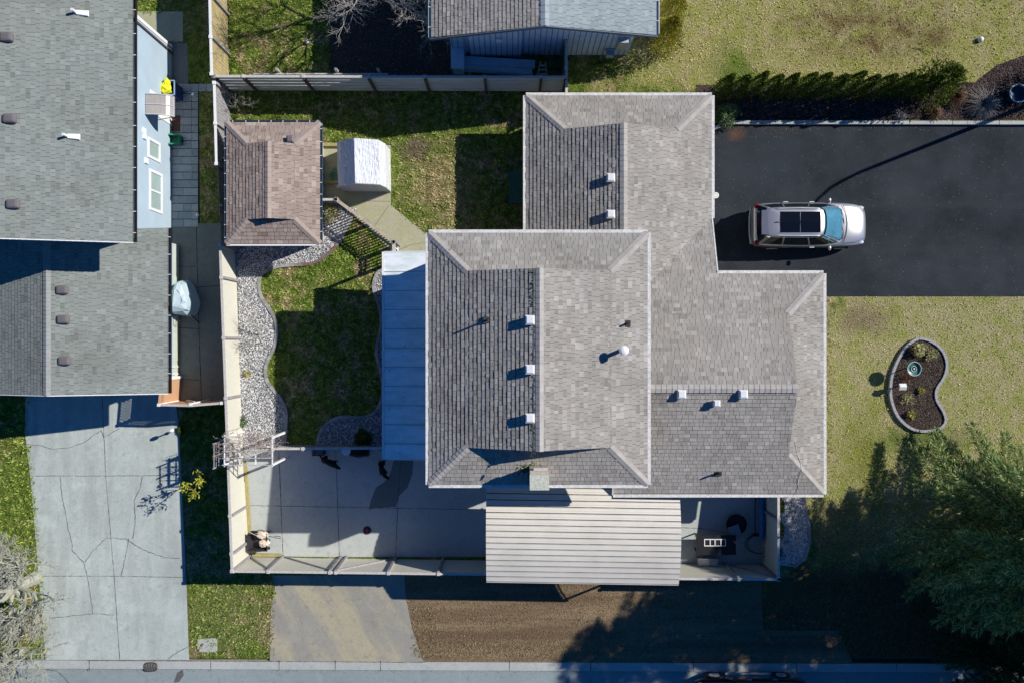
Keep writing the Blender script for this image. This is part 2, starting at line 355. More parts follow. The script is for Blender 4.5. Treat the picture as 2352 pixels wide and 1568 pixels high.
# ---------------- ground ----------------
LOW = -0.30
def smooth(t): t = np.clip(t, 0, 1); return t * t * (3 - 2 * t)
def ground_z(tx, ty):
    tx = np.asarray(tx, float); ty = np.asarray(ty, float)
    z = np.zeros_like(tx)
    fx = 545 + (ty - 640) * 0.036            # line of the west fence
    west = (tx < fx - 1.5)
    south = (ty > 1284) & (tx < 1757)
    z = np.where(west | south, LOW, z)
    b = smooth((ty - 1150) / 330.0) * LOW
    z = np.where((tx >= 1757) & ~west, b, z)
    pt = (tx > fx) & (tx < 1757) & (ty > 1030) & (ty < 1284 + 20 * (tx > 1500))
    z = np.where(pt, np.minimum(z, -0.42 * (ty - 1030) / 250.0 - .06), z)
    z = np.where(ty > 1519, LOW - 0.13, z)     # street bed
    return z
def grid_ground():
    xs = np.concatenate([np.array([-4000, -1500, -600, -300]), np.arange(-100, 2560, 10.0), np.array([2700, 3200, 4500, 7000])])
    ys = np.concatenate([np.array([-4000, -1500, -500, -200]), np.arange(-60, 1700, 10.0), np.array([1900, 2400, 3500, 6000])])
    xs = np.unique(np.concatenate([xs, np.array([1756, 1758])])); ys = np.unique(np.concatenate([ys, np.array([1283, 1285, 1518, 1519.5])]))
    X, Y = np.meshgrid(xs, ys); Z = ground_z(X, Y)
    # make the step along the west fence crisp by shifting columns is unnecessary: the fence stands on it
    V = np.stack([(X - 1176) / KX, (784 - Y) / KX, Z], -1).reshape(-1, 3)
    nx, ny = len(xs), len(ys); i = np.arange(nx - 1)[None, :] + nx * np.arange(ny - 1)[:, None]; i = i.ravel()
    F = np.stack([i + nx, i + nx + 1, i + 1, i], -1)
    o = fastmesh('ground', V, F, lawn_g); return struct(o)
grid_ground()

def PG(pts, h=0.0): return [G(x, y, h) for x, y in pts]
def slab(name, pts, h, mat, thick=0.12, up=0.0, st=True):
    mb = MB(); mb.prism(PG(pts, h), h - thick, h + up); o = mb.build(name, mat)
    return struct(o) if st else o
def strip(mb, pts, h, wd, jitter=0.0):
    """thin flat strip lying at height h along plan points"""
    P = [Vector((*G(x, y, h), h)) for x, y in pts]
    if jitter:
        Q = [P[0]]
        for a, b in zip(P[:-1], P[1:]):
            n = max(2, int((b - a).length / 0.12)); d = (b - a).normalized(); nn = Vector((-d.y, d.x, 0))
            for i in range(1, n + 1):
                Q.append(a.lerp(b, i / n) + (nn * random.uniform(-jitter, jitter) if i < n else Vector((0, 0, 0))))
        P = Q
    for a, b in zip(P[:-1], P[1:]):
        d = (b - a).normalized(); nn = Vector((-d.y, d.x, 0)) * (wd / 2 * (random.uniform(0.5, 1.3) if jitter else 1))
        mb.quad(a - nn, b - nn, b + nn, a + nn)

# --- neighbour driveway (south-west)
drv = slab('driveway', [(60, 880), (405, 880), (404, 925), (411, 985), (428, 1340), (434, 1514), (105, 1514), (90, 1330), (70, 1095), (57, 990)], LOW, conc_w, up=0.012)
mb = MB(); H = LOW + 0.017
for p in ([(234, 900), (243, 1092), (262, 1323), (275, 1513)], [(70, 1092), (245, 1092), (416, 1091)], [(93, 1322), (260, 1322), (426, 1325)]): strip(mb, p, H, 0.022, 0.006)
mb.build('joint', joint_m, drv)
mb = MB()
for p in ([(57, 1018), (90, 1022), (125, 1031), (160, 1027), (195, 1014), (232, 987)], [(232, 987), (238, 1004), (275, 983)],
          [(138, 1094), (140, 1120), (148, 1165), (156, 1210), (166, 1250), (165, 1262), (192, 1290), (200, 1322)], [(195, 1290), (210, 1268), (245, 1234), (288, 1236), (330, 1262), (378, 1280), (412, 1281)],
          [(296, 1236), (288, 1280), (278, 1322)], [(327, 1094), (322, 1120), (308, 1150), (311, 1200), (305, 1236)], [(200, 1322), (207, 1360), (213, 1408)], [(104, 1420), (160, 1414), (213, 1408), (262, 1411)], [(385, 1513), (410, 1495), (432, 1483)]):
    strip(mb, p, H + 0.004, 0.022, 0.02)
mb.build('crack', crack_m, drv)
# --- side yard concrete of the neighbour
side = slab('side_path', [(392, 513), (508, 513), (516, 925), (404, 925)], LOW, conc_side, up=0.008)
mb = MB(); H = LOW + 0.013
for p in ([(451, 513), (453, 610), (458, 790), (463, 925)], [(395, 612), (452, 612)], [(453, 660), (508, 656)], [(400, 752), (456, 755)], [(404, 870), (460, 872)]): strip(mb, p, H, 0.025, 0.004)
mb.build('joint', dark, side)
slab('path', [(292, 27), (420, 27), (420, 96), (362, 96), (292, 60)], LOW, conc_m, up=0.006)
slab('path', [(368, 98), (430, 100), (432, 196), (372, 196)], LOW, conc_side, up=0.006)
pv = MB(); y = 198.0; i = 0
while y < 515:
    for (xa, xb) in (((383, 420), (420.6, 440)) if i % 2 else ((383, 408), (408.6, 440))):
        sx = (y - 200) * 0.005
        pv.prism(PG([(xa + sx, y + .7), (xb + sx, y + .7), (xb + sx, y + 17.2), (xa + sx, y + 17.2)], LOW), LOW - 0.03, LOW + 0.025 + random.uniform(-.004, .004))
    pv.prism(PG([(441, y + .7), (455, y + .7), (455, y + 17.2), (441, y + 17.2)], LOW), LOW - 0.03, LOW + 0.018)
    y += 18.0; i += 1
for k in range(6): pv.prism(PG([(386 + k * 18, 194), (403 + k * 18, 194), (403 + k * 18, 211), (386 + k * 18, 211)], LOW), LOW - 0.03, LOW + 0.06)
struct(pv.build('paving', paver_m))
slab('ground_strip', [(382, 190), (457, 190), (459, 518), (384, 518)], LOW, dark, up=0.003)

# --- patio
def pz(ty): return -0.42 * max(0.0, (ty - 1030) / 250.0)      # the patio falls towards the street
def tilt(o):
    for v in o.data.vertices: v.co.z += pz(784 - v.co.y * KX)
    return o
pat = slab('patio', [(560, 1030), (1100, 1030), (1250, 1030), (1700, 1100), (1765, 1100), (1764, 1309), (1115, 1290), (566, 1281)], 0.0, conc_p, thick=0.3, up=0.008); tilt(pat)
mb = MB()
for p in ([(640, 1032), (644, 1285)], [(771, 1035), (775, 1286)], [(921, 1052), (912, 1165), (905, 1286)], [(568, 1162), (770, 1166), (1115, 1172)], [(1565, 1214), (1620, 1217), (1700, 1232)]): strip(mb, p, 0.013, 0.022, 0.003)
tilt(mb.build('joint', joint_m, pat))
# --- concrete drive south of the fence
drive2 = [(624, 1320), (928, 1320), (932, 1370), (946, 1440), (962, 1490), (974, 1524), (620, 1519), (620, 1450), (622, 1400), (632, 1345)]
slab('apron', drive2, LOW, conc_d, up=0.01)
slab('dirt_bed', [(905, 1300), (1785, 1300), (1900, 1400), (1960, 1522), (974, 1524), (962, 1490), (946, 1440), (932, 1375)], LOW, dirt_m, thick=0.02, up=0.006)
# --- path by the shelter
yp = slab('path', [(735, 334), (898, 334), (898, 472), (980, 540), (990, 545), (990, 585), (905, 582), (775, 459), (735, 457)], 0.0, conc_m, up=0.02)
mb = MB()
for p in ([(830, 462), (897, 463)], [(860, 520), (893, 473)], [(908, 578), (945, 562), (980, 557)]): strip(mb, p, 0.025, 0.014)
mb.build('joint', joint_m, yp)
# --- asphalt drive, beds, kerbs, street
slab('driveway', [(1560, 284), (2700, 284), (2700, 681), (1880, 681), (1560, 660)], 0.0, asph, thick=0.05, up=0.015)
slab('mulch_bed', [(1600, 196), (2240, 190), (2262, 172), (2290, 150), (2352, 128), (2500, 90), (2500, 276), (1600, 276)], 0.0, mulch_m, thick=0.02, up=0.02)
kb = slab('kerb', [(-600, 1515), (330, 1515.5), (978, 1519), (1700, 1522), (3200, 1528), (3200, 1546), (1700, 1541), (978, 1538), (330, 1535), (-600, 1532)], LOW, conc_k, thick=0.2, up=0.02)
mb = MB()
for x in (205, 484, 641, 770, 874, 1170, 1357, 1593, 1830, 2060): strip(mb, [(x, 1516), (x, 1540)], LOW + 0.025, 0.03, 0.004)
strip(mb, [(200, 1516), (435, 1517), (978, 1520)], LOW + 0.025, 0.025, 0.004)
mb.build('joint', joint_m, kb)
st = slab('street', [(-800, 1532), (330, 1535), (978, 1538), (1700, 1541), (3400, 1546), (3400, 2100), (-800, 2100)], LOW, street_m, up=-0.06)
mb = MB(); strip(mb, [(0, 1521), (60, 1530), (130, 1540), (150, 1556), (165, 1580)], LOW - 0.055, 0.03, 0.03)
mb.prism(PG([(406, 1545), (418, 1538), (421, 1550), (410, 1566), (398, 1568)], LOW), LOW - 0.062, LOW - 0.055); mb.build('stain', crack_m, st)
slab('bare_soil', [(757, -80), (1045, -80), (1045, 203), (757, 200)], 0.0, M('dark_bare_soil', (.06, .05, .042), .95, .5, 8, bump=.8), thick=0.02, up=0.01)  # soil sheet whose dark tone and straight edge also paint in the shade
# border wall along the drive
mb = MB(); x = 1655
while x < 2700:
    L = random.uniform(48, 60); yy = 277 + (x - 1655) * 0.002
    mb.prism(PG([(x, yy), (x + L - 1, yy), (x + L - 1, yy + 8), (x, yy + 8)], 0.16), -0.05, 0.16 + random.uniform(-.01, .01)); x += L
tag(mb.build('border_wall', conc_k), 'long low concrete block border between mulch bed and black driveway', 'wall')
mb = MB(); mb.prism(PG([(1636, 293), (1652, 286), (1655, 293), (1638, 300)], 0.2), 0, 0.2)
tag(mb.build('concrete_block', conc_k), 'short weathered concrete block lying at the house corner by the driveway', 'block')

# ---------------- gravel bed and edging ----------------
def catmull(pts, n=6, closed=False):
    out = []; N = len(pts)
    for i in range(N if closed else N - 1):
        p = [pts[(i + k - 1) % N] if closed else pts[min(max(i + k - 1, 0), N - 1)] for k in range(4)]
        for j in range(n):
            t = j / n
            out.append(tuple(0.5 * ((2 * p[1][a]) + (-p[0][a] + p[2][a]) * t + (2 * p[0][a] - 5 * p[1][a] + 4 * p[2][a] - p[3][a]) * t * t + (-p[0][a] + 3 * p[1][a] - 3 * p[2][a] + p[3][a]) * t ** 3) for a in (0, 1)))
    if not closed: out.append(pts[-1])
    return out
def c22(p): return (435.5 + .3889 * p[0], 435.5 + .3889 * p[1])
edge1 = [c22(p) for p in [(985, 120), (930, 215), (895, 290), (840, 360), (770, 415), (700, 440), (620, 445), (520, 455), (450, 480), (415, 520), (408, 580), (430, 650), (480, 720), (508, 780), (512, 860), (495, 940), (458, 1010), (445, 1080), (460, 1140), (500, 1190), (540, 1240), (568, 1300), (568, 1400), (558, 1520)]]
edge2 = [c22(p) for p in [(1155, 455), (1110, 490), (1085, 560), (1095, 620), (1120, 700), (1132, 790), (1112, 880), (1100, 960), (1118, 1040), (1138, 1150), (1132, 1240), (1085, 1320), (1000, 1345), (900, 1340), (820, 1370), (770, 1430), (750, 1510)]]
kid = catmull([(2112, 777), (2140, 781), (2163, 800), (2176, 835), (2172, 868), (2157, 892), (2152, 915), (2162, 942), (2173, 970) , (2162, 1000 - 22), (2138, 988), (2112, 992), (2085, 982), (2062, 958), (2048, 925), (2045, 890), (2052, 855), (2066, 822), (2086, 793)], 6, True)
kid = catmull([(2112, 777), (2142, 785), (2166, 806), (2176, 838), (2168, 868), (2152, 893), (2152, 918), (2168, 945), (2173, 968), (2158, 984), (2125, 990), (2095, 984), (2066, 960), (2050, 925), (2046, 890), (2052, 855), (2066, 822), (2086, 793)], 5, True)
eC = catmull(edge1, 8); eD = catmull(edge2, 8)
gravA = [c22((775, 60)), c22((880, 60)), c22((985, 120))] + eC + [c22((290, 1530)), (556, 1030), (545, 640), (540, 560), (733, 560), (735, 500)]
gravB = eD + [(883, 1024), (883, 612)]
slab('gravel_bed', gravA, 0.0, gravelg, thick=0.02, up=0.03)
slab('gravel_bed', gravB, 0.0, gravelg, thick=0.02, up=0.03)
gravC = [(1755, 1120), (1842, 1120), (1846, 1165), (1856, 1200), (1858, 1245), (1848, 1280), (1822, 1300), (1790, 1296), (1755, 1290)]
slab('gravel_bed', gravC, 0.0, gravelg, thick=0.2, up=0.03)
def edging(name, pts, label, cat, mat, z=0.09, wd=0.13, h0=-0.12, closed=False, copies=True):
    mb = MB(); P = [Vector((*G(x, y, z), 0)) for x, y in pts]
    if closed: P.append(P[0])
    # resample into short stones
    d = [0]
    for a, b in zip(P[:-1], P[1:]): d.append(d[-1] + (b - a).length)
    step = 0.2; n = int(d[-1] / step); Q = []
    for i in range(n + 1):
        t = d[-1] * i / n; j = max(k for k in range(len(d)) if d[k] <= t + 1e-9); j = min(j, len(P) - 2)
        Q.append(P[j].lerp(P[j + 1], (t - d[j]) / max(1e-6, d[j + 1] - d[j])))
    for i in range(n):
        a, b = Q[i], Q[i + 1]; dd = (b - a).normalized(); nn = Vector((-dd.y, dd.x, 0)) * wd / 2
        a2 = a + dd * 0.003; b2 = b - dd * 0.003; zz = z + random.uniform(-.006, .006)
        mb.prism([(p.x, p.y) for p in (a2 - nn, b2 - nn, b2 + nn, a2 + nn)], h0, zz)
    return tag(mb.build(name, mat), label, cat)
_s = NT('edging_stone'); _r = _s.n('ShaderNodeNewGeometry').outputs['Random Per Island']
_s.base(_s.mix(_s.blob(735, 590, 70, 50, 0.5), _s.ramp(_r, [(0, (0.22, 0.215, 0.21)), (1, (0.36, 0.35, 0.34))]), _s.ramp(_r, [(0, (0.20, 0.09, 0.07)), (0.5, (0.17, 0.14, 0.13)), (1, (0.30, 0.15, 0.11))]))); edst = _s.set(0.9)
edging('garden_edging', eC, 'long wavy brick edging between pale gravel and the back lawn', 'edging', edst)
edging('garden_edging', eD, 'shaded curving edging on the lawn side of the patio cover', 'edging', edst)
edging('garden_edging', [(1846, 1128), (1849, 1165), (1858, 1200), (1860, 1245), (1850, 1280), (1824, 1302)], 'dark curved edging round the small gravel bed below the house corner', 'edging', edst)
slab('mulch_bed', kid, 0.0, mulch_m, thick=0.02, up=0.08)
edst2 = M('grey_rubber_edging', (0.33, 0.33, 0.345), 0.8, 0.15, 8)
edging('bed_edging', kid, 'smooth grey kerb ring around the kidney shaped bed in the front lawn', 'edging', edst2, z=0.15, wd=0.11, h0=-0.02, closed=True)

# ---------------- roofs ----------------
def clip(poly, ax, lim, keep_gt):
    out = []; n = len(poly)
    for i in range(n):
        a, b = poly[i], poly[(i + 1) % n]
        ia = (a[ax] >= lim) if keep_gt else (a[ax] <= lim); ib = (b[ax] >= lim) if keep_gt else (b[ax] <= lim)
        if ia: out.append(a)
        if ia != ib:
            t = (lim - a[ax]) / (b[ax] - a[ax]); out.append((a[0] + (b[0] - a[0]) * t, a[1] + (b[1] - a[1]) * t))
    return out
def roof_z(pl, tx, ty):
    axis, sgn, ref, z0, sl = pl
    c = ((tx - ref) if axis == 'x' else (ty - ref)) / KX
    return z0 + sl * sgn * c
def shingles(mb, poly, pl, cs=0.152, th=(0.013, 0.031), under_mb=None):
    """poly in plan units; pl=(axis,sgn,ref,z0,slope): height rises as sgn*(coord-ref)"""
    axis, sgn, ref, z0, sl = pl
    def uv(p):
        X = (p[0] - ref) / KX if axis == 'x' else (p[1] - ref) / KX
        return (sgn * X, (p[1] if axis == 'x' else p[0]) / KX)
    def wpt(u, v, dz):
        c = ref + sgn * u * KX; o = v * KX
        tx, ty = (c, o) if axis == 'x' else (o, c)
        x, y = T(tx, ty); return (x, y, z0 + sl * u + dz)
    P = [uv(p) for p in poly]; um = min(p[0] for p in P); uM = max(p[0] for p in P)
    if under_mb is not None:
        vs = [wpt(u, v, -0.012) for u, v in P]; vs2 = [wpt(u, v, -0.09) for u, v in P]; n = len(vs)
        under_mb.add(vs + vs2, [tuple(range(n)), tuple(range(2 * n - 1, n - 1, -1))] + [(i, n + i, n + (i + 1) % n, (i + 1) % n) for i in range(n)])
    i = math.floor(um / cs + 1e-6)
    while i * cs < uM - 1e-6:
        u0, u1 = i * cs, (i + 1) * cs
        row = clip(clip(P, 0, u0, True), 0, u1, False)
        if len(row) >= 3:
            va = min(p[1] for p in row); vb = max(p[1] for p in row); v = va - random.uniform(0, .3); u0r = u0
            while v < vb:
                wd = random.choice((0.14, 0.17, 0.22, 0.28)); tab = clip(clip(row, 1, v + .005, True), 1, v + wd - .005, False)
                t = random.uniform(*th); ds = random.choice((0, 0, 0.0, 0.012))
                if len(tab) >= 3:
                    def zz(u): return t * (1 - (u - u0) / cs) + .002
                    vs = [wpt(u, vv, zz(u)) for u, vv in tab]; fs = [tuple(range(len(vs)))]
                    for a in range(len(tab)):
                        b = (a + 1) % len(tab)
                        if abs(tab[a][0] - u0) < 1e-5 and abs(tab[b][0] - u0) < 1e-5:
                            k = len(vs); vs += [wpt(tab[a][0], tab[a][1], -.006), wpt(tab[b][0], tab[b][1], -.006)]
                            fs.append((a, k, k + 1, b))
                    mb.add(vs, fs)
                v += wd
        i += 1
def tpt(pl, tx, ty, dz=0): x, y = T(tx, ty); return Vector((x, y, roof_z(pl, tx, ty) + dz))
def cap_line(mb, p, q, wd, drop, step=0.2, lift=0.02):
    """overlapping folded cap shingles from p (low) to q"""
    p = Vector(p); q = Vector(q); L = (q - p).length; d = (q - p) / L; h = Vector((-d.y, d.x, 0)).normalized()
    n = max(1, int(L / step))
    for i in range(n):
        a = p + d * (L * i / n - 0.01); b = p + d * (L * (i + 1) / n + .01)
        la, lb = lift + 0.016, lift + 0.002
        mb.add([a + h * wd + Vector((0, 0, la - drop)), a + Vector((0, 0, la + .012)), a - h * wd + Vector((0, 0, la - drop)),
                b + h * wd + Vector((0, 0, lb - drop)), b + Vector((0, 0, lb + .012)), b - h * wd + Vector((0, 0, lb - drop)),
                a + h * wd + Vector((0, 0, la - drop - .03)), a + Vector((0, 0, la - .02)), a - h * wd + Vector((0, 0, la - drop - .03))],
               [(0, 1, 4, 3), (1, 2, 5, 4), (6, 7, 1, 0), (7, 8, 2, 1)])
def gutter(name, pts, parent, mat=gutterw, wd=0.115, hh=0.11, open_=False, tick=0.0):
    """gutter along eave: pts world 3-D"""
    mb = MB(); td = []
    for a, b in zip(pts[:-1], pts[1:]):
        a = Vector(a); b = Vector(b); d = (b - a).normalized(); n = Vector((-d.y, d.x, 0)).normalized()
        if not open_:
            mb.bar(a + n * wd / 2 - Vector((0, 0, hh / 2 - .01)), b + n * wd / 2 - Vector((0, 0, hh / 2 - .01)), wd, hh)
        else:
            mb.bar(a + n * (wd - .012) - Vector((0, 0, hh / 2)), b + n * (wd - .012) - Vector((0, 0, hh / 2)), .022, hh)
            mb.bar(a + n * wd / 2 - Vector((0, 0, hh)), b + n * wd / 2 - Vector((0, 0, hh)), wd, .015)
            L = (b - a).length; k = tick * .5
            while k < L:
                c = a + d * k; td.append((c + Vector((0, 0, -.005)), c + n * wd + Vector((0, 0, -.005)))); k += tick * random.uniform(.9, 1.1)
    g = mb.build(name, mat, parent)
    for p_, q_ in td: MB().bar(p_, q_, .022, .012).build('gutter_hanger', white, g)
    return g
def sides(o): return o
def walls(name, x0, x1, y0, y1, z0, z1, mat, parent):
    a = T(x0, y0); b = T(x1, y1); mb = MB(); mb.box(a[0], b[0], a[1], b[1], z0, z1); return mb.build(name, mat, parent)

def dutch(parent, x0, x1, yn, ys, z0, sl, ins, axis='x', mat=shA, cap=capA, capw=0.15, gable=siding_house):
    """Dutch gable roof; ridge runs along y ('x' = the main slopes face x). plan units"""
    xm = (x0 + x1) / 2; mb = MB(); ub = MB(); I = ins
    W = ('x', 1, x0, z0, sl); E = ('x', -1, x1, z0, sl); N = ('y', 1, yn, z0, sl); S = ('y', -1, ys, z0, sl)
    for poly, pl in (([(x0, yn), (x0, ys), (x0 + I, ys - I), (x0 + I, yn + I)], W), ([(x0 + I, yn + I), (x0 + I, ys - I), (xm, ys - I), (xm, yn + I)], W),
                     ([(x1, yn), (x1, ys), (x1 - I, ys - I), (x1 - I, yn + I)], E), ([(x1 - I, yn + I), (x1 - I, ys - I), (xm, ys - I), (xm, yn + I)], E),
                     ([(x0, yn), (x1, yn), (x1 - I, yn + I), (x0 + I, yn + I)], N), ([(x0, ys), (x1, ys), (x1 - I, ys - I), (x0 + I, ys - I)], S)):
        shingles(mb, poly, pl, under_mb=ub)
    # skirts run on under the gables
    r = mb.build('roof', mat, parent); ub.build('underlay', under, r)
    zr = roof_z(W, xm, 0); zi = z0 + sl * I / KX; gm = MB()
    for yy, s in ((yn + I, 1), (ys - I, -1)):
        y2 = yy + s * 6
        a = T(x0 + I, y2); b = T(x1 - I, y2); c = T(xm, y2)
        gm = MB().add([(a[0], a[1], zi - .1), (b[0], b[1], zi - .1), (c[0], c[1], zr - .05)], [(0, 1, 2)]); gm.build('gable', gable, parent)
        # barge boards
        e = T(x0 + I, yy); f = T(x1 - I, yy); m = T(xm, yy)
    w2 = capw * 0.95; cm = MB(); cap_line(cm, tpt(W, xm, ys - I), tpt(W, xm, yn + I), w2, sl * w2); cm.build('ridge_cap', cap, parent)
    for cx, cy, ix, iy, pl in ((x0, yn, x0 + I, yn + I, W), (x0, ys, x0 + I, ys - I, W), (x1, yn, x1 - I, yn + I, E), (x1, ys, x1 - I, ys - I, E)):
        cm = MB(); cap_line(cm, tpt(pl, cx, cy), tpt(pl, ix, iy), capw, sl * capw * .72, step=.16); cm.build('hip_cap', cap, parent)
    return dict(W=W, E=E, N=N, S=S, xm=xm, zr=zr)

def box_vent(parent, tx, ty, pl, name='roof_vent', size=0.36, mat=metalw, hood=0.2, dome=False):
    z = roof_z(pl, tx, ty); x, y = T(tx, ty); mb = MB(); s = size / 2
    if not dome:
        mb.box(x - s * .8, x + s * .8, y - s * .8, y + s * .8, z - .1, z + hood - .05)
        mb.add([(x - s, y - s, z + hood - .08), (x + s, y - s, z + hood - .08), (x + s, y + s, z + hood - .08), (x - s, y + s, z + hood - .08),
                (x - s, y - s, z + hood - .02), (x + s, y - s, z + hood - .02), (x + s, y + s, z + hood - .02), (x - s, y + s, z + hood - .02),
                (x - s * .65, y - s * .65, z + hood + .03), (x + s * .65, y - s * .65, z + hood + .03), (x + s * .65, y + s * .65, z + hood + .03), (x - s * .65, y + s * .65, z + hood + .03)],
               [(0, 3, 2, 1), (0, 1, 5, 4), (1, 2, 6, 5), (2, 3, 7, 6), (3, 0, 4, 7), (4, 5, 9, 8), (5, 6, 10, 9), (6, 7, 11, 10), (7, 4, 8, 11), (8, 9, 10, 11)])
        o = mb.build(name, mat, parent)
    else:
        n = 20; vs = []; fs = []
        prof = [(1.0, 0), (1.0, .10), (.9, .155), (.6, .18), (.0, .185)]
        for r, zz in prof:
            for k in range(n):
                t = 2 * math.pi * k / n; c, q = math.cos(t), math.sin(t)
                e = 0.35; fx = math.copysign(abs(c) ** e, c); fy = math.copysign(abs(q) ** e, q)
                vs.append((x + fx * s * r * 1.08, y + fy * s * r * .8, z + zz))
        for i in range(len(prof) - 1):
            for k in range(n): k2 = (k + 1) % n; fs.append((i * n + k, i * n + k2, (i + 1) * n + k2, (i + 1) * n + k))
        o = MB().add(vs, fs).build(name, mat, parent, smooth=False)
    return o
def pipe(parent, tx, ty, pl, h, r, mat, name='vent_pipe', flash=True, lean=(0, 0)):
    z = roof_z(pl, tx, ty); x, y = T(tx, ty); mb = MB()
    mb.tube([(x, y, z - .05), (x + lean[0], y + lean[1], z + h)], r, 10)
    o = mb.build(name, mat, parent)
    if flash:
        f = MB(); f.box(x - .14, x + .14, y - .12, y + .12, z - .02, z + .035); f.build('flashing', under if mat != white else white, o)
    return o

# ================= main house =================
house = thing('house', 'large house with weathered grey shingle roofs, two storey block in the middle of the lot', 'house', T(1300, 800))
walls('wall', 1041, 1413, 600, 1035, -.5, 5.5, siding_house, house)
walls('wall', 1233, 1580, 283, 700, -0.02, 2.28, siding_house, house)
walls('wall', 1413.5, 1802, 669, 1076, -0.5, 3.0, siding_house, house)
# two storey roof
R2 = dutch(house, 1014, 1440, 573, 1062, 5.5, 0.40, 76)
E5 = lambda tx, ty, z: (*T(tx, ty), z)
gutter('gutter', [E5(1014, 573, 5.5), E5(1014, 1062, 5.5), E5(1440, 1062, 5.5), E5(1440, 573, 5.5), E5(1014, 573, 5.5)][::-1], house)
def soffit(x0, x1, y0, y1, z): a = T(x0, y0); b = T(x1, y1); m = MB(); m.box(a[0], b[0], a[1], b[1], z - .13, z - .1); m.build('soffit', white, house)
soffit(1014, 1440, 573, 1062, 5.5)
# north wing + east wing
mb = MB(); ub = MB(); I = 80
NW = ('x', 1, 1206, 2.25, .40); NE = ('x', -1, 1606, 2.25, .40); NN = ('y', 1, 255, 2.25, .40)
EN = ('y', 1, 642, 3.18, .40); ES = ('y', -1, 1100, 3.25, .40); EE = ('x', -1, 1828, 3.18, .40)
for poly, pl in (([(1206, 255), (1206, 640), (1286, 640), (1286, 335)], NW), ([(1286, 335), (1286, 640), (1406, 640), (1406, 335)], NW),
                 ([(1606, 255), (1606, 519), (1526, 599), (1526, 335)], NE), ([(1526, 335), (1526, 599), (1426, 699), (1406, 699), (1406, 335)], NE),
                 ([(1206, 255), (1606, 255), (1526, 335), (1286, 335)], NN),
                 ([(1606, 519), (1606, 642), (1483, 642)], EN), ([(1483, 642), (1828, 642), (1743, 727), (1398, 727)], EN), ([(1398, 727), (1743, 727), (1743, 876), (1398, 876)], EN),
                 ([(1387, 1103), (1828, 1103), (1743, 1018), (1387, 1018)], ES), ([(1387, 876), (1387, 1018), (1743, 1018), (1743, 876)], ES),
                 ([(1828, 642), (1828, 1103), (1743, 1018), (1743, 727)], EE)):
    shingles(mb, poly, pl, under_mb=ub)
r = mb.build('roof', shA, house); ub.build('underlay', under, r)
cm = MB()
def capl(pl, a, b, wd=.15, dr=None, step=.16): cm = MB(); cap_line(cm, tpt(pl, *a), tpt(pl, *b), wd, (.40 * wd * .72 if dr is None else dr), step); cm.build('hip_cap', capA, house)
capl(NW, (1406, 600), (1406, 335), .15, .05, .2); capl(NW, (1206, 255), (1286, 335)); capl(NE, (1606, 255), (1526, 335))
capl(EN, (1440, 877), (1743, 877), .16, .04, .2); capl(EE, (1828, 642), (1743, 727)); capl(EE, (1828, 1103), (1743, 1018))
gm = MB(); a = T(1286, 341); b = T(1526, 341); c = T(1406, 341)
gm.add([(a[0], a[1], 2.6), (b[0], b[1], 2.6), (c[0], c[1], 3.62)], [(0, 1, 2)]); gm.build('gable', siding_house, house); gm = MB()
a = T(1737, 727); b = T(1737, 1018); c = T(1737, 877)
gm.add([(a[0], a[1], 3.4), (b[0], b[1], 3.4), (c[0], c[1], 4.85)], [(0, 1, 2)]); gm.build('gable', siding_house, house)
z1 = roof_z(EN, 0, 519)
gutter('gutter', [E5(1206, 640, 2.25), E5(1206, 255, 2.25), E5(1606, 255, 2.25), E5(1606, 519, 2.25)], house)
gutter('gutter', [E5(1606, 642, 3.18), E5(1828, 642, 3.18), E5(1828, 1103, 3.2), E5(1387, 1103, 3.25)], house)
MB().bar(E5(1607, 519, z1 - .05), E5(1607, 642, 3.13), .05, .14).build('barge_board', gutterw, house); mb = MB(); mb.bar(E5(1386, 1103, 3.2), E5(1386, 1062, 3.45), .05, .14); mb.build('barge_board', gutterw, house)
mb = MB(); a = T(1606, 519); mb.tube([(a[0] + .06, a[1] + .05, 2.2), (a[0] + .16, a[1] - .1, 2.0), (a[0] - .4, a[1] - .3, 1.7), (a[0] - .42, a[1] - .3, 0)], .04, 6)
mb.build('downpipe', black, house)
for x0, x1, y0, y1, z in ((1206, 1606, 255, 600, 2.25), (1440, 1606, 600, 642, 2.4), (1440, 1828, 642, 1103, 3.18)): soffit(x0, x1, y0, y1, z)
# vents (plan positions at roof height)
def roofpos(px, py, pl, dz=0.2):
    z = 4.0
    for _ in range(6):
        k = (HC - z) / HC; tx = 1176 + (px - 1176) * k; ty = 784 + (py - 784) * k; z = roof_z(pl, tx, ty) + dz
    return tx, ty
ventg = M('painted_grey_vent', (0.70, 0.70, 0.70), 0.5, 0.08, 8)
for px, py in ((1403, 408), (1403, 492)): box_vent(house, *roofpos(px, py, NW), NW, mat=ventg, size=.33)
for px, py in ((1217, 735), (1217, 848), (1217, 960)): box_vent(house, *roofpos(px, py, R2['W']), R2['W'], mat=ventg, size=.33)
for px, py in ((1566, 905), (1708, 905)): box_vent(house, *roofpos(px, py, ES), ES, mat=ventg, size=.33)
box_vent(house, *roofpos(1646, 926, ES), ES, mat=ventg, size=.26, hood=.26)
pipe(house, *roofpos(1118, 734, R2['W'], .6), R2['W'], .46, .035, black)
pipe(house, *roofpos(1441, 743, R2['E'], .2), R2['E'], .34, .04, black)
pipe(house, *roofpos(1652, 1087, ES, .2), ES, .40, .045, black)
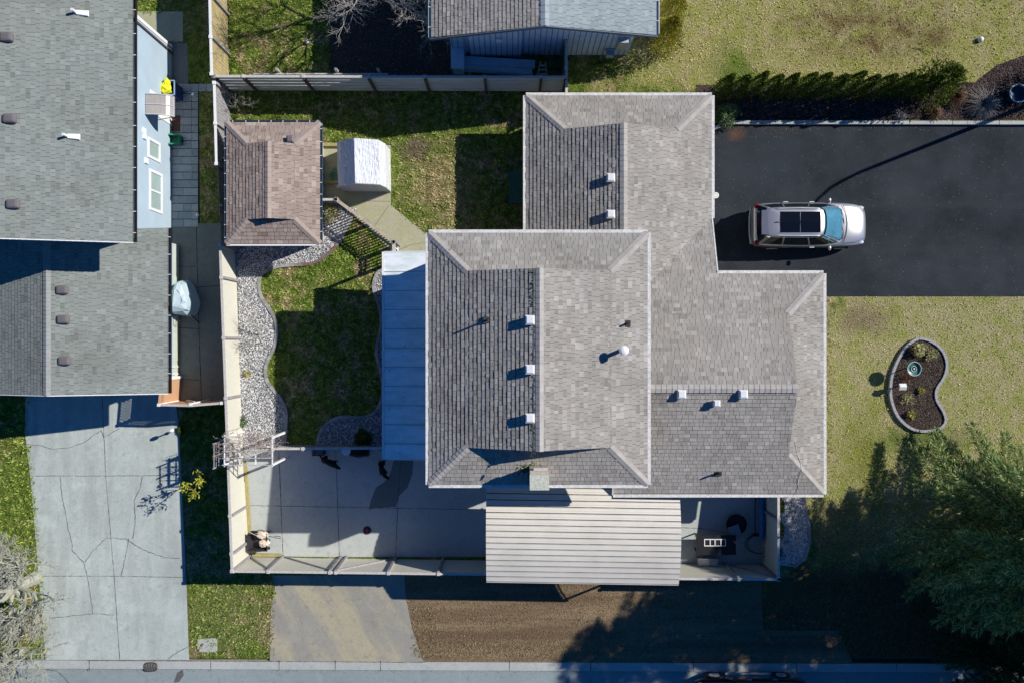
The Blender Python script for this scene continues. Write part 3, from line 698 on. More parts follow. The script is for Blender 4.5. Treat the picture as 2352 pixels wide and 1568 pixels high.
# stove flue with cap
tx, ty = roofpos(1433, 805, R2['E'], .8); x, y = T(tx, ty); z = roof_z(R2['E'], tx, ty)
fl = MB().tube([(x, y, z - .05), (x, y, z + .85)], .075, 14).build('flue', metalw, house)
MB().lathe(x, y, [(.17, z + .72), (.175, z + .80), (.17, z + .86), (.10, z + .90), (.0, z + .92)], 20).build('flue_cap', white, fl)
# chimney
x, y = T(1227, 1044)
brick = M('chimney_brick', (0.42, 0.36, 0.31), 0.9, 0.3, 14)
ch = MB().box(x - .33, x + .33, y - .30, y + .38, 5.0, 6.85).build('chimney', brick, house)
MB().box(x - .34, x + .34, y - .28, y + .26, 6.85, 6.98).build('chimney_crown', M('speckled_concrete_crown', (0.50, 0.51, 0.42), 0.9, 0.45, 22), ch)
MB().box(x - .20, x + .30, y + .1, y + .47, 6.62, 6.8).build('flashing', greywl, ch)
# cable down the east roof
mb = MB(); mb.tube([tpt(EE, 1759, 990, .03), tpt(EE, 1763, 1012, .03), tpt(EE, 1772, 1033, .05), tpt(ES, 1774, 1050, .04), tpt(ES, 1769, 1072, .04), tpt(ES, 1773, 1085, .04), tpt(ES, 1768, 1103, .03)], .008, 5)
mb.build('roof_cable', M('white_cable', (0.55, .55, .53), .6), house)
# moss clumps along the ridge and by the chimney
mb = MB()
for _ in range(150):
    ty = random.choice((random.uniform(650, 720), random.uniform(930, 1010), random.uniform(650, 1020))); tx = 1214 + random.gauss(0, 2.2); p = tpt(R2['W'], tx, ty, .012); mb.blobm(p, (random.uniform(.01, .035),) * 3, .3, 5, 3)
for _ in range(110):
    p = tpt(R2['S'], 1207 + random.gauss(0, 12), 1030 + random.gauss(0, 6), .012); mb.blobm(p, (random.uniform(.015, .04),) * 3, .3, 5, 3)
for _ in range(130):
    p = tpt(R2['W'], random.uniform(1018, 1220), random.uniform(600, 1010), .008); mb.blobm(p, (random.uniform(.006, .02),) * 3, .3, 5, 3)
for _ in range(160):
    p = tpt(NW, 1400 - abs(random.gauss(0, 60)), random.uniform(345, 540), .008); mb.blobm(p, (random.uniform(.006, .022),) * 3, .3, 5, 3)
def moss_shade_lines(mb, pl, x0, x1, y0, y1, cover=.55, cs=.152):  # black moss strips along the courses, also painting in their shade to darken slopes
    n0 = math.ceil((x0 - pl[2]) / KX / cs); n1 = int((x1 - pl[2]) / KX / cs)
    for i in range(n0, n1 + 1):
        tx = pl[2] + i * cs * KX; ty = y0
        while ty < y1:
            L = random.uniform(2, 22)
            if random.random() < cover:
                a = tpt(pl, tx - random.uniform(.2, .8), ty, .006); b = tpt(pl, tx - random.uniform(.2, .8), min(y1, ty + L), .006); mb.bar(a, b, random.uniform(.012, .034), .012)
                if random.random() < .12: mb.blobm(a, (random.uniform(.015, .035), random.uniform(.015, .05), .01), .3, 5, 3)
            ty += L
nb_ = MB(); moss_shade_lines(nb_, R2['W'], 1020, 1222, 655, 982); moss_shade_lines(nb_, NW, 1212, 1400, 345, 560)
o2 = nb_.build('debris', M('black_moss_debris', (.022, .02, .016), .95, .4, 20), house); o2['kind'] = 'stuff'  # moss bits plus painted course shade, west slopes only
o = mb.build('moss', M('moss', (0.10, 0.12, 0.03), .95, .4, 20), house); o['kind'] = 'stuff'

def house_window(parent, p, axis, out, w_, z0, z1):
    x, y = T(*p); fr = MB(); pn = MB(); t = .07
    def bx(m, a, b, c, d, k):
        if axis == 'x': m.box(x - .01 * out, x + k * out, y + a, y + b, c, d)
        else: m.box(x + a, x + b, y - .01 * out, y + k * out, c, d)
    bx(fr, -w_ / 2, w_ / 2, z1 - t, z1, .05); bx(fr, -w_ / 2, w_ / 2, z0, z0 + t, .05); bx(fr, -w_ / 2, -w_ / 2 + t, z0 + t, z1 - t, .048); bx(fr, w_ / 2 - t, w_ / 2, z0 + t, z1 - t, .048)
    f = fr.build('window', white, parent); bx(pn, -w_ / 2 + t, w_ / 2 - t, z0 + t, z1 - t, .02); pn.build('pane', glassd, f)
for p, ax, out in (((1041, 680), 'x', -1), ((1041, 900), 'x', -1), ((1120, 1035), 'y', -1), ((1340, 1035), 'y', -1), ((1110, 600), 'y', 1), ((1413, 690), 'x', 1), ((1413, 930), 'x', 1)): house_window(house, p, ax, out, 1.3, 3.9, 5.0)
for p, ax, out in (((1233, 340), 'x', -1), ((1233, 500), 'x', -1), ((1350, 283), 'y', 1), ((1500, 283), 'y', 1), ((1560, 1076), 'y', -1), ((1720, 1076), 'y', -1), ((1802, 800), 'x', 1), ((1802, 960), 'x', 1), ((1580, 400), 'x', 1)): house_window(house, p, ax, out, 1.3, .9, 1.95)
# ================= patio cover =================
pc = thing('patio_cover', 'long lean-to patio cover of pale metal sheets along the west wall', 'patio cover', T(960, 800))
s = NT('white_metal_sheet'); nz = s.noise(1.3, 5, .65, stretch=(1, 3, 1))
c = s.mix(s.ramp(nz, [(0.42, 0), (0.62, .6)]), (0.90, 0.93, 0.94), (0.52, 0.66, 0.62)); v = s.n('ShaderNodeTexVoronoi'); v.inputs['Scale'].default_value = 2.5; s.L(s.pos, v.inputs[0])
c = s.mix(s.ramp(v.outputs['Distance'], [(0.05, .9), (0.075, 0)]), c, (0.05, 0.05, 0.05)); s.base(c); sheet_m = s.set(.45, .0, .5)
mb = MB(); ya = 595; ys_ = 1033; xs_ = 904; xe = 1040; y = ya
sm = MB()
while y < ys_ - 1:
    y2 = min(y + 40.6, ys_); lift = .0
    a = T(xs_, y); b = T(xe, y2)
    mb.add([(a[0], a[1], 2.60), (b[0], a[1], 2.85), (b[0], b[1], 2.835), (a[0], b[1], 2.585), (a[0], a[1], 2.57), (b[0], a[1], 2.82), (b[0], b[1], 2.80), (a[0], b[1], 2.55)],
           [(0, 3, 2, 1), (4, 5, 6, 7), (0, 1, 5, 4), (1, 2, 6, 5), (2, 3, 7, 6), (3, 0, 4, 7)])
    if y2 < ys_ - 5: sm.bar((a[0], b[1], 2.60), (b[0], b[1], 2.85), .03, .04)
    y = y2
p = mb.build('roof_sheet', sheet_m, pc); sm.build('seam', M('seam_metal', (.42, .47, .48), .5), p)
mb = MB(); a = T(xs_, ya); b = T(xs_, ys_); e = T(xe, ya); f = T(xe, ys_)
mb.bar((a[0] - .05, a[1] + .03, 2.55), (b[0] - .05, b[1] - .03, 2.55), .09, .12); mb.bar((a[0], a[1] + .03, 2.56), (e[0], e[1] + .03, 2.81), .04, .1); mb.bar((b[0], b[1] - .03, 2.56), (f[0], f[1] - .03, 2.81), .04, .1)
mb.build('gutter', white, pc)
for ty in (600, 740, 885, 1028):
    a = T(908, ty); MB().box(a[0] - .05, a[0] + .05, a[1] - .05, a[1] + .05, 0, 2.5).build('post', white, pc)

# ================= carport =================
cp = thing('carport', 'free standing carport under a curved cream corrugated metal roof beside the house', 'carport', T(1320, 1190))
s = NT('cream_corrugated_metal'); nz = s.noise(2.0, 5, .7, stretch=(.5, 3, 1))
c = s.mix(s.ramp(s.noise(.8, 4), [(0.3, 0), (0.7, 1)]), (0.62, 0.585, 0.51), (0.74, 0.70, 0.62))
s.base(c); corr = s.set(.55, spec=.3)
s = NT('valley_dirt'); d_ = s.ramp(s.noise(4, 5, .7, stretch=(.35, 2, 1)), [(0.50, (0.015, 0.01, 0.008)), (0.64, (0.26, 0.22, 0.18))]); s.base(d_); vd = s.set(.95)
def cz(t): return 2.85 + .62 * math.sin(math.pi * min(1, max(0, .06 + .90 * t))) ** .9
mb = MB(); x0, x1 = 1122, 1527; yA, yB = 1078, 1291
n = 17; prof = []
for i in range(n):
    for a_, dz, mi in ((0.0, .035, 0), (.40, .035, 0), (.43, .02, 0), (.46, .035, 0), (.74, .035, 0), (.77, .0, 1), (.88, .0, 1), (.91, .045, 0)): prof.append(((i + a_) / n, dz))
prof.append((1.0, .035))
for (t0, d0), (t1, d1) in zip(prof[:-1], prof[1:]):
    tm = (t0 + t1) / 2; ya_ = yA + (yB - yA) * t0; yb_ = yA + (yB - yA) * t1
    xl = x0; xr = x1 if ya_ > 1106 else 1384
    dy = 0.016
    mb.cur = 1 if (d0 < .01 and d1 < .01) else 0
    def PP(tx, ty, z): q = T(tx, ty + (tx - x0) * dy); return (*q, z)
    xm_ = (xl + xr) / 2
    mb.quad(PP(xl, ya_, cz(t0) + d0), PP(xl, yb_, cz(t1) + d1), PP(xr, yb_, cz(t1) + d1), PP(xr, ya_, cz(t0) + d0))
mb.build('roof_sheet', [corr, vd], cp)
mb = MB()
for tx in (1124, 1325, 1525):
    P = [PP(tx, yA + (yB - yA) * t, cz(t) - .05) for t in ([.16, .3, .5, .7, .85, 1.0] if tx > 1384 else [0, .15, .3, .5, .7, .85, 1.0])]; MB().tube(P, .03, 6).build('rafter', metalw, cp)
for tx in (1130, 1325, 1520):
    for t in ((.17 if tx > 1384 else .05), .98):
        p = PP(tx, yA + (yB - yA) * t, 0); MB().box(p[0] - .04, p[0] + .04, p[1] - .04, p[1] + .04, 0, cz(t) - .05).build('post', metalw, cp)

# ================= west neighbour house =================
wh = thing('house', 'pale blue house with a green grey shingle roof at the left edge', 'house', T(200, 500))
UE = ('x', -1, 438, 5.5, .30); LE = ('x', -1, 449, 2.9, .32); LW = ('x', 1, 232 - 217, 2.9, .32)
mb = MB(); ub = MB()
shingles(mb, [(-160, 70), (438, 70), (438, 591), (-160, 591)], UE, th=(.005, .012), under_mb=ub)
shingles(mb, [(232, 560), (449, 544), (449, 893), (232, 893)], LE, th=(.005, .012), under_mb=ub)
shingles(mb, [(-200, 560), (232, 560), (232, 893), (-200, 893)], LW, th=(.006, .014), under_mb=ub)
r = mb.build('roof', shG, wh); ub.build('underlay', under, r)
cm = MB(); cap_line(cm, tpt(LE, 232, 893), tpt(LE, 232, 575), .15, .048, .16); cm.build('ridge_cap', capG, wh)
a = T(-160, 105); b = T(388, 570); MB().box(a[0], b[0], a[1], b[1], LOW, 5.55).build('wall', blue_siding, wh)
a = T(-160, 561); b = T(403, 868); MB().box(a[0], b[0], a[1], b[1], LOW, 2.9).build('wall', blue_siding, wh)
a = T(-160, 561.5); b = T(405, 869); MB().box(a[0], b[0], a[1], b[1], LOW - .02, LOW + .45).build('foundation', M('cream_foundation', (.52, .53, .40), .85), wh)
gutter('gutter', [E5(438, 70, 5.5), E5(438, 591, 5.5)], wh, mat=black, open_=True, tick=.82)
gutter('gutter', [E5(449, 544, 2.9), E5(449, 893, 2.9)], wh, mat=black, open_=True, tick=.75)
mb = MB()
for i in range(60):
    t = i / 59; a = E5(438 + (-160 - 438) * t, 591, 5.5 + .3 * (598 * t) / KX); mb.blobm((a[0], a[1] - .03, a[2]), .022, .1, 5, 3)
for i in range(46):
    t = i / 45; tx = 449 - 440 * t; z = roof_z(LE, tx, 0) if tx > 232 else roof_z(LW, tx, 0); a = T(tx, 893); mb.blobm((a[0], a[1] - .03, z), .022, .1, 5, 3)
mb.build('light_string', white, wh)
mb = MB(); q = T(-160, 591); e = T(438, 591); mb.bar((e[0], e[1] - .02, 5.42), (q[0], q[1] - .02, 5.42 + .3 * 598 / KX), .03, .16); mb.build('barge_board', white, wh); mb = MB()
q = T(232, 893); e = T(449, 893); g_ = T(15, 893); MB().bar((e[0], e[1] - .02, 2.84), (q[0], q[1] - .02, 4.15), .03, .16).build('barge_board', white, wh); mb.bar((g_[0], e[1] - .02, 2.84), (q[0], q[1] - .02, 4.15), .03, .16)
mb.build('barge_board', white, wh)
# wall above the lower roof and gable end of the low block
mb = MB(); q = T(232, 868); e = T(403, 868); g_ = T(61, 868); mb.add([(e[0], e[1], 2.8), (g_[0], g_[1], 2.8), (q[0], q[1], 4.05)], [(0, 2, 1)]); mb.build('gable', blue_siding, wh)
for px, py in ((10, 82), (17, 270), (25, 467)): box_vent(wh, *roofpos(px, py, UE), UE, mat=(vg := bpy.data.materials.get('brown_vent') or M('brown_vent', (.16, .145, .15), .45, .1)), dome=True, size=.42)
for px, py in ((139, 665), (141, 733), (144, 828)): box_vent(wh, *roofpos(px, py, LE), LE, mat=bpy.data.materials['brown_vent'], dome=True, size=.42)
for px, py in ((172, 27), (152, 312)):
    tx, ty = roofpos(px, py, UE, .1); o = pipe(wh, tx, ty, UE, .32, .05, white, flash=False); x, y = T(tx, ty); z = roof_z(UE, tx, ty)
    MB().add([(x + .02, y - .1, z), (x + .42, y - .12, z - .06), (x + .42, y + .1, z - .06), (x + .02, y + .1, z), (x + .02, y - .07, z + .06), (x + .4, y - .1, z - .02), (x + .4, y + .08, z - .02), (x + .02, y + .07, z + .06)], [(4, 5, 6, 7), (0, 1, 5, 4), (1, 2, 6, 5), (2, 3, 7, 6), (3, 0, 4, 7)]).build('flashing', white, o)
# stacks above the visible roof (out of frame top), throwing the shadow at the top edge
a = T(310, 88); MB().box(a[0] - 2.3, a[0] + .3, a[1] - .2, a[1] + 1.2, 5.5, 7.9).build('chimney', brick, wh)
# windows in the east wall: plane x = T(388)
WX = T(388, 0)[0]
def wallpt(px, py):
    k = (1176 - px) / (1176 - 388); h = HC * (1 - 1 / k); return h, (784 - py) / KX / k
def wwin(p0, p1, q0, q1, mull=False):
    """image px range p0..p1 (upper..lower edge), q range"""
    h1, _ = wallpt(p0, 500); h0, _ = wallpt(p1, 500); kk = (1176 - (p0 + p1) / 2) / (1176 - 388)
    y1 = (784 - q0) / KX / kk; y0 = (784 - q1) / KX / kk; fr = MB(); t = .11
    fr.box(WX - .02, WX + .04, y0, y1, h1 - t, h1); fr.box(WX - .02, WX + .04, y0, y1, h0, h0 + t)
    fr.box(WX - .02, WX + .038, y0, y0 + t, h0 + t, h1 - t); fr.box(WX - .02, WX + .038, y1 - t, y1, h0 + t, h1 - t)
    if mull: ym = (y0 + y1) / 2; fr.box(WX - .02, WX + .03, ym - .04, ym + .04, h0 + t, h1 - t)
    f = fr.build('window', white, wh); MB().box(WX - .02, WX + .008, y0 + .05, y1 - .05, h0 + .05, h1 - .05).build('pane', glass, f)
wwin(339, 367, 322, 368); wwin(342.5, 372, 394, 487, True)
for px, py in ((330, 301), (331, 314), (335, 370)):
    h, y = wallpt(px, py); MB().box(WX, WX + .06, y - .11, y + .11, h - .12, h + .14).build('wall_vent', white, wh)
# door with curved awning
h, yc = wallpt(375, 250); fr = MB().box(WX, WX + .03, yc - .5, yc + .42, LOW + .05, 1.9).build('door', white, wh)
h0_, y0_ = wallpt(332, 216); y1_ = (784 - 272) / KX / 1.05; y0_ = (784 - 216) / KX / 1.07
aw = MB(); n = 7
for i in range(n):
    t0, t1 = i / n, (i + 1) / n
    f_ = lambda t: (WX + .02 + 1.0 * math.sin(t * math.pi / 2) * .98, 2.35 - .42 * (1 - math.cos(t * math.pi / 2)))
    (xa, za), (xb, zb) = f_(t0), f_(t1); aw.add([(xa, y0_, za), (xb, y0_, zb), (xb, y1_, zb), (xa, y1_, za), (xa, y0_, za - .012), (xb, y0_, zb - .012), (xb, y1_, zb - .012), (xa, y1_, za - .012)], [(0, 1, 2, 3), (7, 6, 5, 4), (0, 4, 5, 1), (3, 2, 6, 7)])
awm = M('grey_brown_polycarbonate', (.33, .30, .28), .25, .15, 2, spec=.5)
aw = aw.build('awning', awm, wh); ar = MB(); ym = (y0_ + y1_) / 2
P = [f_(i / n) for i in range(n + 1)]
for yy in (y0_, ym, y1_): ar.tube([(x, yy, z + .015) for x, z in P], .022, 5)
ar.bar((P[-1][0], y0_, P[-1][1]), (P[-1][0], y1_, P[-1][1]), .06, .05); ar.bar((P[-1][0], y1_, P[-1][1]), (WX, y1_, 1.35), .025, .025); ar.bar((P[-1][0], y0_, P[-1][1]), (WX, y0_, 1.35), .025, .025); ar.build('awning_frame', metalw, aw)
mb = MB(); y_ = (784 - 117) / KX; mb.bar((WX + .03, y_, LOW), (WX + .03, y_ + .05, 5.3), .07, .09); mb.build('downpipe', M('brown_downpipe', (.10, .08, .075), .6), wh)
q = T(388, 100); MB().box(WX - .02, WX + .025, q[1] - .12, q[1] + .02, LOW, 5.35).build('corner_board', white, wh)
# low block window and pipes on its wall
WX2 = T(403, 0)[0]
for (ta, tb) in ((648 - 2, 702),):
    ya_, yb_ = T(0, 652)[1], T(0, 704)[1]; f = MB().box(WX2 - .01, WX2 + .04, yb_, ya_, .5, 1.75).build('window', white, wh); MB().box(WX2, WX2 + .05, yb_ + .1, ya_ - .1, .6, 1.65).build('pane', glass, f)
mb = MB()
for ty in (876 - 12, 858, 842): y_ = T(0, ty)[1]; mb.tube([(WX2 + .05, y_, LOW), (WX2 + .05, y_ + .02, 1.2), (WX2 + .02, y_ + .15, 1.4)], .03, 6)
mb.build('service_pipe', white, wh)

# ================= north neighbour house =================
nh = thing('house', 'blue boarded house with a grey gable roof cut by the top of the picture', 'house', T(1240, 0))
SW = ('x', 1, 1012, 4.2, .28); SE = ('x', -1, 1469, 4.2, .28); xr_ = 1240.5
mb = MB(); ub = MB()
shingles(mb, [(1012, -380), (1012, 168), (xr_, 168), (xr_, -380)], SW, under_mb=ub, th=(.012, .026)); r = mb.build('roof', shA, nh); 
mb = MB(); shingles(mb, [(1469, -380), (1469, 163), (xr_, 168), (xr_, -380)], SE, th=(.004, .010), under_mb=ub); r = mb.build('roof', shN, nh); ub.build('underlay', under, r)
cm = MB(); cap_line(cm, tpt(SW, xr_, 168), tpt(SW, xr_, -300), .16, .045, .25); cm.build('ridge_cap', M('ridge_cap_blue_grey', (.33, .37, .39), .9, .15, 4), nh)
nb_ = MB(); moss_shade_lines(nb_, SW, 1016, 1236, -60, 166); o2 = nb_.build('debris', bpy.data.materials['black_moss_debris'], nh); o2['kind'] = 'stuff'  # same moss strips, painting shade into the neighbour's west slope
def gab(ty, x0, x1, top, z0, name, mat, peak=None):
    pass
a = T(1040, -380); b = T(1440, 127); MB().box(a[0], b[0], a[1], b[1], -.02, 4.2).build('wall', nblue, nh)
a = T(1082, 127); b = T(1196, 134); MB().box(a[0], b[0], a[1], b[1], -.02, 4.25).build('bay', nblue, nh)
mb = MB(); e = T(1440, 127); q = T(1240.5, 127); g_ = T(1040, 127); mb.add([(e[0], e[1], 4.15), (g_[0], g_[1], 4.15), (q[0], q[1], 5.25)], [(0, 2, 1)]); mb.build('gable', nblue, nh)
bt = MB(); 
for i in range(33):
    tx = 1044 + i * 12.1; yy = T(0, 134.3 if 1082 < tx < 1196 else 127.3)[1]; x = T(tx, 0)[0]; top = min(4.2 + .28 * (min(tx - 1012, 1469 - tx)) / KX - .1, 5.2); bt.box(x - .012, x + .012, yy - .012, yy, .02, top)
bt.build('batten', M('shadow_gap_blue', (.12, .17, .22), .8), nh)
mb = MB(); e = T(1471, 166); q = T(1240.5, 170); g_ = T(1010, 171)
nf = M('navy_fascia', (.10, .14, .18), .6); MB().bar((e[0], e[1], 4.13), (q[0], q[1], 5.36), .03, .17).build('barge_board', nf, nh); mb.bar((g_[0], g_[1], 4.13), (q[0], q[1], 5.36), .03, .17); mb.build('barge_board', nf, nh)
gutter('gutter', [E5(1469, -380, 4.2), E5(1469, 160, 4.2)], nh, mat=white, open_=True, tick=.8)
gutter('gutter', [E5(1012, 168, 4.2), E5(1012, -380, 4.2)], nh, mat=M('teal_gutter', (.22, .35, .42), .5), open_=True, tick=.8)
q = T(1418, 127); MB().box(q[0] - .2, q[0] + .2, q[1] - .22, q[1], 1.3, 2.1).build('meter_box', metalw, nh)
q = T(1396, 127); mt = MB(); mt.box(q[0] - .15, q[0] + .18, q[1] - .3, q[1], .5, .85); mt.tube([(q[0] - .3, q[1] - .12, .0), (q[0] - .3, q[1] - .12, 1.0), (q[0] + .3, q[1] - .12, 1.1), (q[0] + .3, q[1] - .12, 2.6)], .03, 6); mt.build('gas_meter', M('blue_grey_meter', (.30, .38, .46), .5), nh)
q = T(1148, 134.5); MB().box(q[0] - .12, q[0] + .12, q[1] - .1, q[1], 2.2, 2.45).build('wall_lamp', white, nh)
mb = MB(); q = T(1066, 127); mb.bar((q[0], q[1] - .06, 4.0), (q[0] + .1, q[1] - .06, 0), .07, .09); mb.build('downpipe', M('blue_downpipe', (.35, .45, .52), .6), nh)

# ================= shed =================
sh = thing('shed', 'garden shed under a square brown shingle roof in the back garden', 'shed', T(660, 430))
RS = dutch(sh, 560, 762, 312, 574, 2.2, .38, 50, mat=shB, cap=capB, capw=.14, gable=tanw)
walls('wall', 580, 744, 330, 556, -.02, 2.2, siding_house, sh)
navyg = M('dark_blue_gutter', (.03, .07, .13), .5)
gutter('gutter', [E5(560, 574, 2.2), E5(560, 312, 2.2), E5(762, 312, 2.2), E5(762, 574, 2.2)], sh, mat=navyg, wd=.085, open_=True, tick=.52)
gutter('gutter', [E5(762, 575, 2.2), E5(560, 575, 2.2)], sh, mat=white, wd=.06)
tx, ty = roofpos(667, 320, RS['N'], .1); box_vent(sh, tx, ty, RS['N'], size=.28, hood=.17, mat=bpy.data.materials['brown_vent'])
mb = MB(); q = T(548, 345); mb.bar((q[0], q[1], 1.9), (q[0] + .3, q[1] + .02, 1.95), .05, .05); mb.bar((q[0], q[1] - .75, 1.9), (q[0] + .3, q[1] - .75, 1.95), .05, .05); mb.bar((q[0] + .15, q[1], 1.85), (q[0] + .15, q[1] - .8, 1.85), .16, .04)
mb.build('shelf_bracket', greywl, sh)
# ================= fences =================
def L3(a, b, t): return tuple(a[i] + (b[i] - a[i]) * t for i in range(len(a)))
def panel_fence(name, label, pts, ts_list, z0, h, face_side, pm=cream, post_m=greyw, cap_m=greywl, braces=(), caps=True, boards='none', postw=.10, parts_group=None, capw=.10):
    """pts: plan-unit polyline (2 points) ; ts: post parameters; face_side: +1/-1 side of the posts (left of direction)"""
    A = Vector((*T(*pts[0]), 0)); B = Vector((*T(*pts[1]), 0)); d = (B - A).normalized(); n = Vector((-d.y, d.x, 0)) * face_side
    f = thing(name, label, 'fence', (A.x, A.y), z0)
    P = [A.lerp(B, t) for t in ts_list]
    for i, (a, b) in enumerate(zip(P[:-1], P[1:])):
        mb = MB()
        if boards == 'none':
            mb.bar(a + Vector((0, 0, (z0 + h) / 2 + z0 / 2)), b + Vector((0, 0, (z0 + h) / 2 + z0 / 2)), .03, h - .03)
        elif boards == 'h':
            k = 5; hh = h / k
            for j in range(k): mb.bar(a + Vector((0, 0, z0 + hh * (j + .5))) + n * random.uniform(-.01, .01), b + Vector((0, 0, z0 + hh * (j + .5))), .03, hh - .055)
        elif boards == 'v':
            L = (b - a).length; q = 0
            while q < L:
                w_ = min(.14, L - q); c = a + d * (q + w_ / 2); mb.bar(c + Vector((0, 0, z0)), c + Vector((0, 0, z0 + h + random.uniform(-.02, .02))), w_ - .012, .022, up=n); q += .14
        elif boards == 'slat':
            L = (b - a).length; q = .06
            while q < L - .04:
                c = a + d * q; mb.bar(c + Vector((0, 0, z0 + .06)), c + Vector((0, 0, z0 + h - .03)), .045, .03, up=n); q += .135
            for zz in (.2, h - .12): mb.bar(a + n * .03 + Vector((0, 0, z0 + zz)), b + n * .03 + Vector((0, 0, z0 + zz)), .035, .07)
        mb.build('fence_panel', pm, f)
        if caps: MB().bar(a + Vector((0, 0, z0 + h + .015)), b + Vector((0, 0, z0 + h + .015)), capw, .035).build('top_rail', cap_m, f)
    for a in P:
        q = a + n * (postw * .5 + .016)
        MB().bar(q + Vector((0, 0, z0 - .05)), q + Vector((0, 0, z0 + h + .0)), postw, postw, up=n).build('fence_post', post_m, f)
        if caps: MB().bar(a + Vector((0, 0, z0 + h)), a + Vector((0, 0, z0 + h + .07)), .13, .13, up=n).build('post_cap', cap_m, f)
    for (t0, zA, t1, zB) in braces:
        a = A.lerp(B, t0) + n * .04; b = A.lerp(B, t1) + n * .04; MB().bar(a + Vector((0, 0, z0 + zA)), b + Vector((0, 0, z0 + zB)), .06, .07, up=n).build('brace', post_m, f)
    return f
# west boundary fence: line through (528,250) .. (543,640) .. (566,1281), running south; garden side is to the left
def tpar(lo, hi, ys): return [(y - lo) / (hi - lo) for y in ys]
panel_fence('cream_fence', 'long cream panel fence beside the gravel bed, grey posts on its garden side', [(540.6, 575), (566.5, 1283)], tpar(575, 1283, [575, 645, 776, 907, 1040, 1163, 1245, 1283]), 0, 1.86, 1)
MB().bar((*T(560.5, 1105), -.2), (*T(566.5, 1283), -.2), .03, .42).build('base_board', cream, bpy.data.objects['cream_fence'])
panel_fence('weathered_fence', 'low dark boarded fence along the west side of the brown roofed shed', [(533, 400), (540.5, 574)], [0, .5, 1], 0, 1.75, 1, pm=greyw, boards='v', caps=False)
panel_fence('weathered_fence', 'weathered grey boarded fence with a white top rail, west of the shed corner', [(528, 222), (533, 398)], [0, .5, 1], 0, 1.88, 1, pm=greyw, cap_m=white, boards='v')
panel_fence('cedar_fence', 'sunlit tan cedar board fence with white top rail at the top edge', [(519, -80), (526, 206)], [0, .4, .72, 1], 0, 2.07, 1, pm=cedar, cap_m=white, boards='v')
# base boards of the cream fence
mb = MB(); a = T(549, 700); 
for p, q in (((563.5, 1062), (570.5, 1255)), ((574, 1278), (642, 1279))):
    a = T(*p); b = T(*q); mb.bar((a[0], a[1], .06), (b[0], b[1], .06), .13, .11)
mb2 = MB(); 
a = T(563.5, 1062); b = T(570.5, 1255); o = MB().bar((a[0], a[1], .0), (b[0], b[1], -.32), .13, .11).build('sleeper', ywood); tag(o, 'yellow green timber sleeper at the foot of the cream fence, west edge of patio', 'timber', 'timber sleepers round the patio')
a = T(574, 1278); b = T(642, 1279); o = MB().bar((a[0], a[1], -.36), (b[0], b[1], -.36), .13, .11).build('sleeper', ywood); tag(o, 'short yellow green timber sleeper beside the trailer tub, south edge of patio', 'timber', 'timber sleepers round the patio')
# south fence
panel_fence('cream_fence', 'cream panel fence with diagonal grey braces along the south side of the patio', [(568, 1284), (1128, 1291)], [0, .137, .377, .40, .605, .80, 1], -.42, 2.24, 1,
            braces=[(.0, .1, .137, 2.1), (.145, .1, .375, 2.1), (.60, .1, .40, 2.1)])
panel_fence('cream_fence', 'shaded cream panel fence behind the dark garden chairs, east of the carport', [(1528, 1300), (1757, 1302)], [0, .62, 1], -.42, 2.24, 1, braces=[(.66, .25, .98, 2.1)])
panel_fence('cream_fence', 'short shaded cream fence running down from the house corner beside the small gravel bed', [(1757, 1300), (1757, 1092)], [0, .62, 1], -.42, 2.24, 1)
# north fence (boards horizontal) garden side is south = right of direction east
panel_fence('board_fence', 'grey horizontal board fence across the north end of the back garden', [(527, 208), (1293, 210)], [0, .085, .255, .44, .60, .77, .93, 1], 0, 1.9, -1, pm=M('green_grey_boards', (.52, .54, .50), .85, .3, 5, stretch=(.3, 1, 4)), post_m=barkd, boards='h', cap_m=greywl)
panel_fence('board_fence', 'narrow board fence joining the blue house to the north wing of the main house', [(1294, 128), (1295, 252)], [0, .5, 1], 0, 1.85, -1, pm=greyw, cap_m=greywl, boards='v')
# wire fence beyond it
wf = thing('wire_fence', 'green wire fence with pale rails just beyond the grey board fence', 'fence', T(600, 190))
mb = MB(); a = T(600, 190); b = T(900, 190)
MB().bar((a[0], a[1], 1.15), (b[0], b[1], 1.15), .05, .06).build('top_rail', greywl, wf)
for tx in (657, 787, 880): q = T(tx, 190 - 6); MB().box(q[0] - .05, q[0] + .05, q[1] - .05, q[1] + .05, 0, 1.45).build('fence_post', greywl, wf)
for i in range(120):
    x = a[0] + (b[0] - a[0]) * i / 120; mb.bar((x, a[1], .05), (x + .25, a[1], 1.12), .006, .006); mb.bar((x + .25, a[1], .05), (x, a[1], 1.12), .006, .006)
mb.build('wire_mesh', M('green_wire', (.10, .22, .16), .5), wf)
# garden picket fence (diagonal) and the one along the patio
panel_fence('picket_fence', 'tan slatted picket fence running diagonally between shed and patio cover', [(786, 470), (914, 564)], [0, .5, 1], 0, 1.25, 1, pm=greyw, cap_m=M('tan_rail', (.45, .38, .29), .8, .3, 8), boards='slat', capw=.13)
panel_fence('picket_fence', 'tiny slatted gate at the corner of the patio cover', [(914, 564), (914, 598)], [0, 1], 0, 1.25, 1, pm=white, cap_m=greywl, boards='slat', capw=.13)
panel_fence('picket_fence', 'short pale picket fence from the shed wall to the corner post', [(745, 470), (786, 470)], [0, 1], 0, 1.25, 1, pm=greyw, cap_m=greywl, boards='slat')
panel_fence('picket_fence', 'dark picket fence with a pale top rail between the back lawn and the patio', [(646, 1021), (884, 1020)], [0, .28, .6, 1], 0, 1.25, -1, pm=greyw, cap_m=greywl, boards='slat')
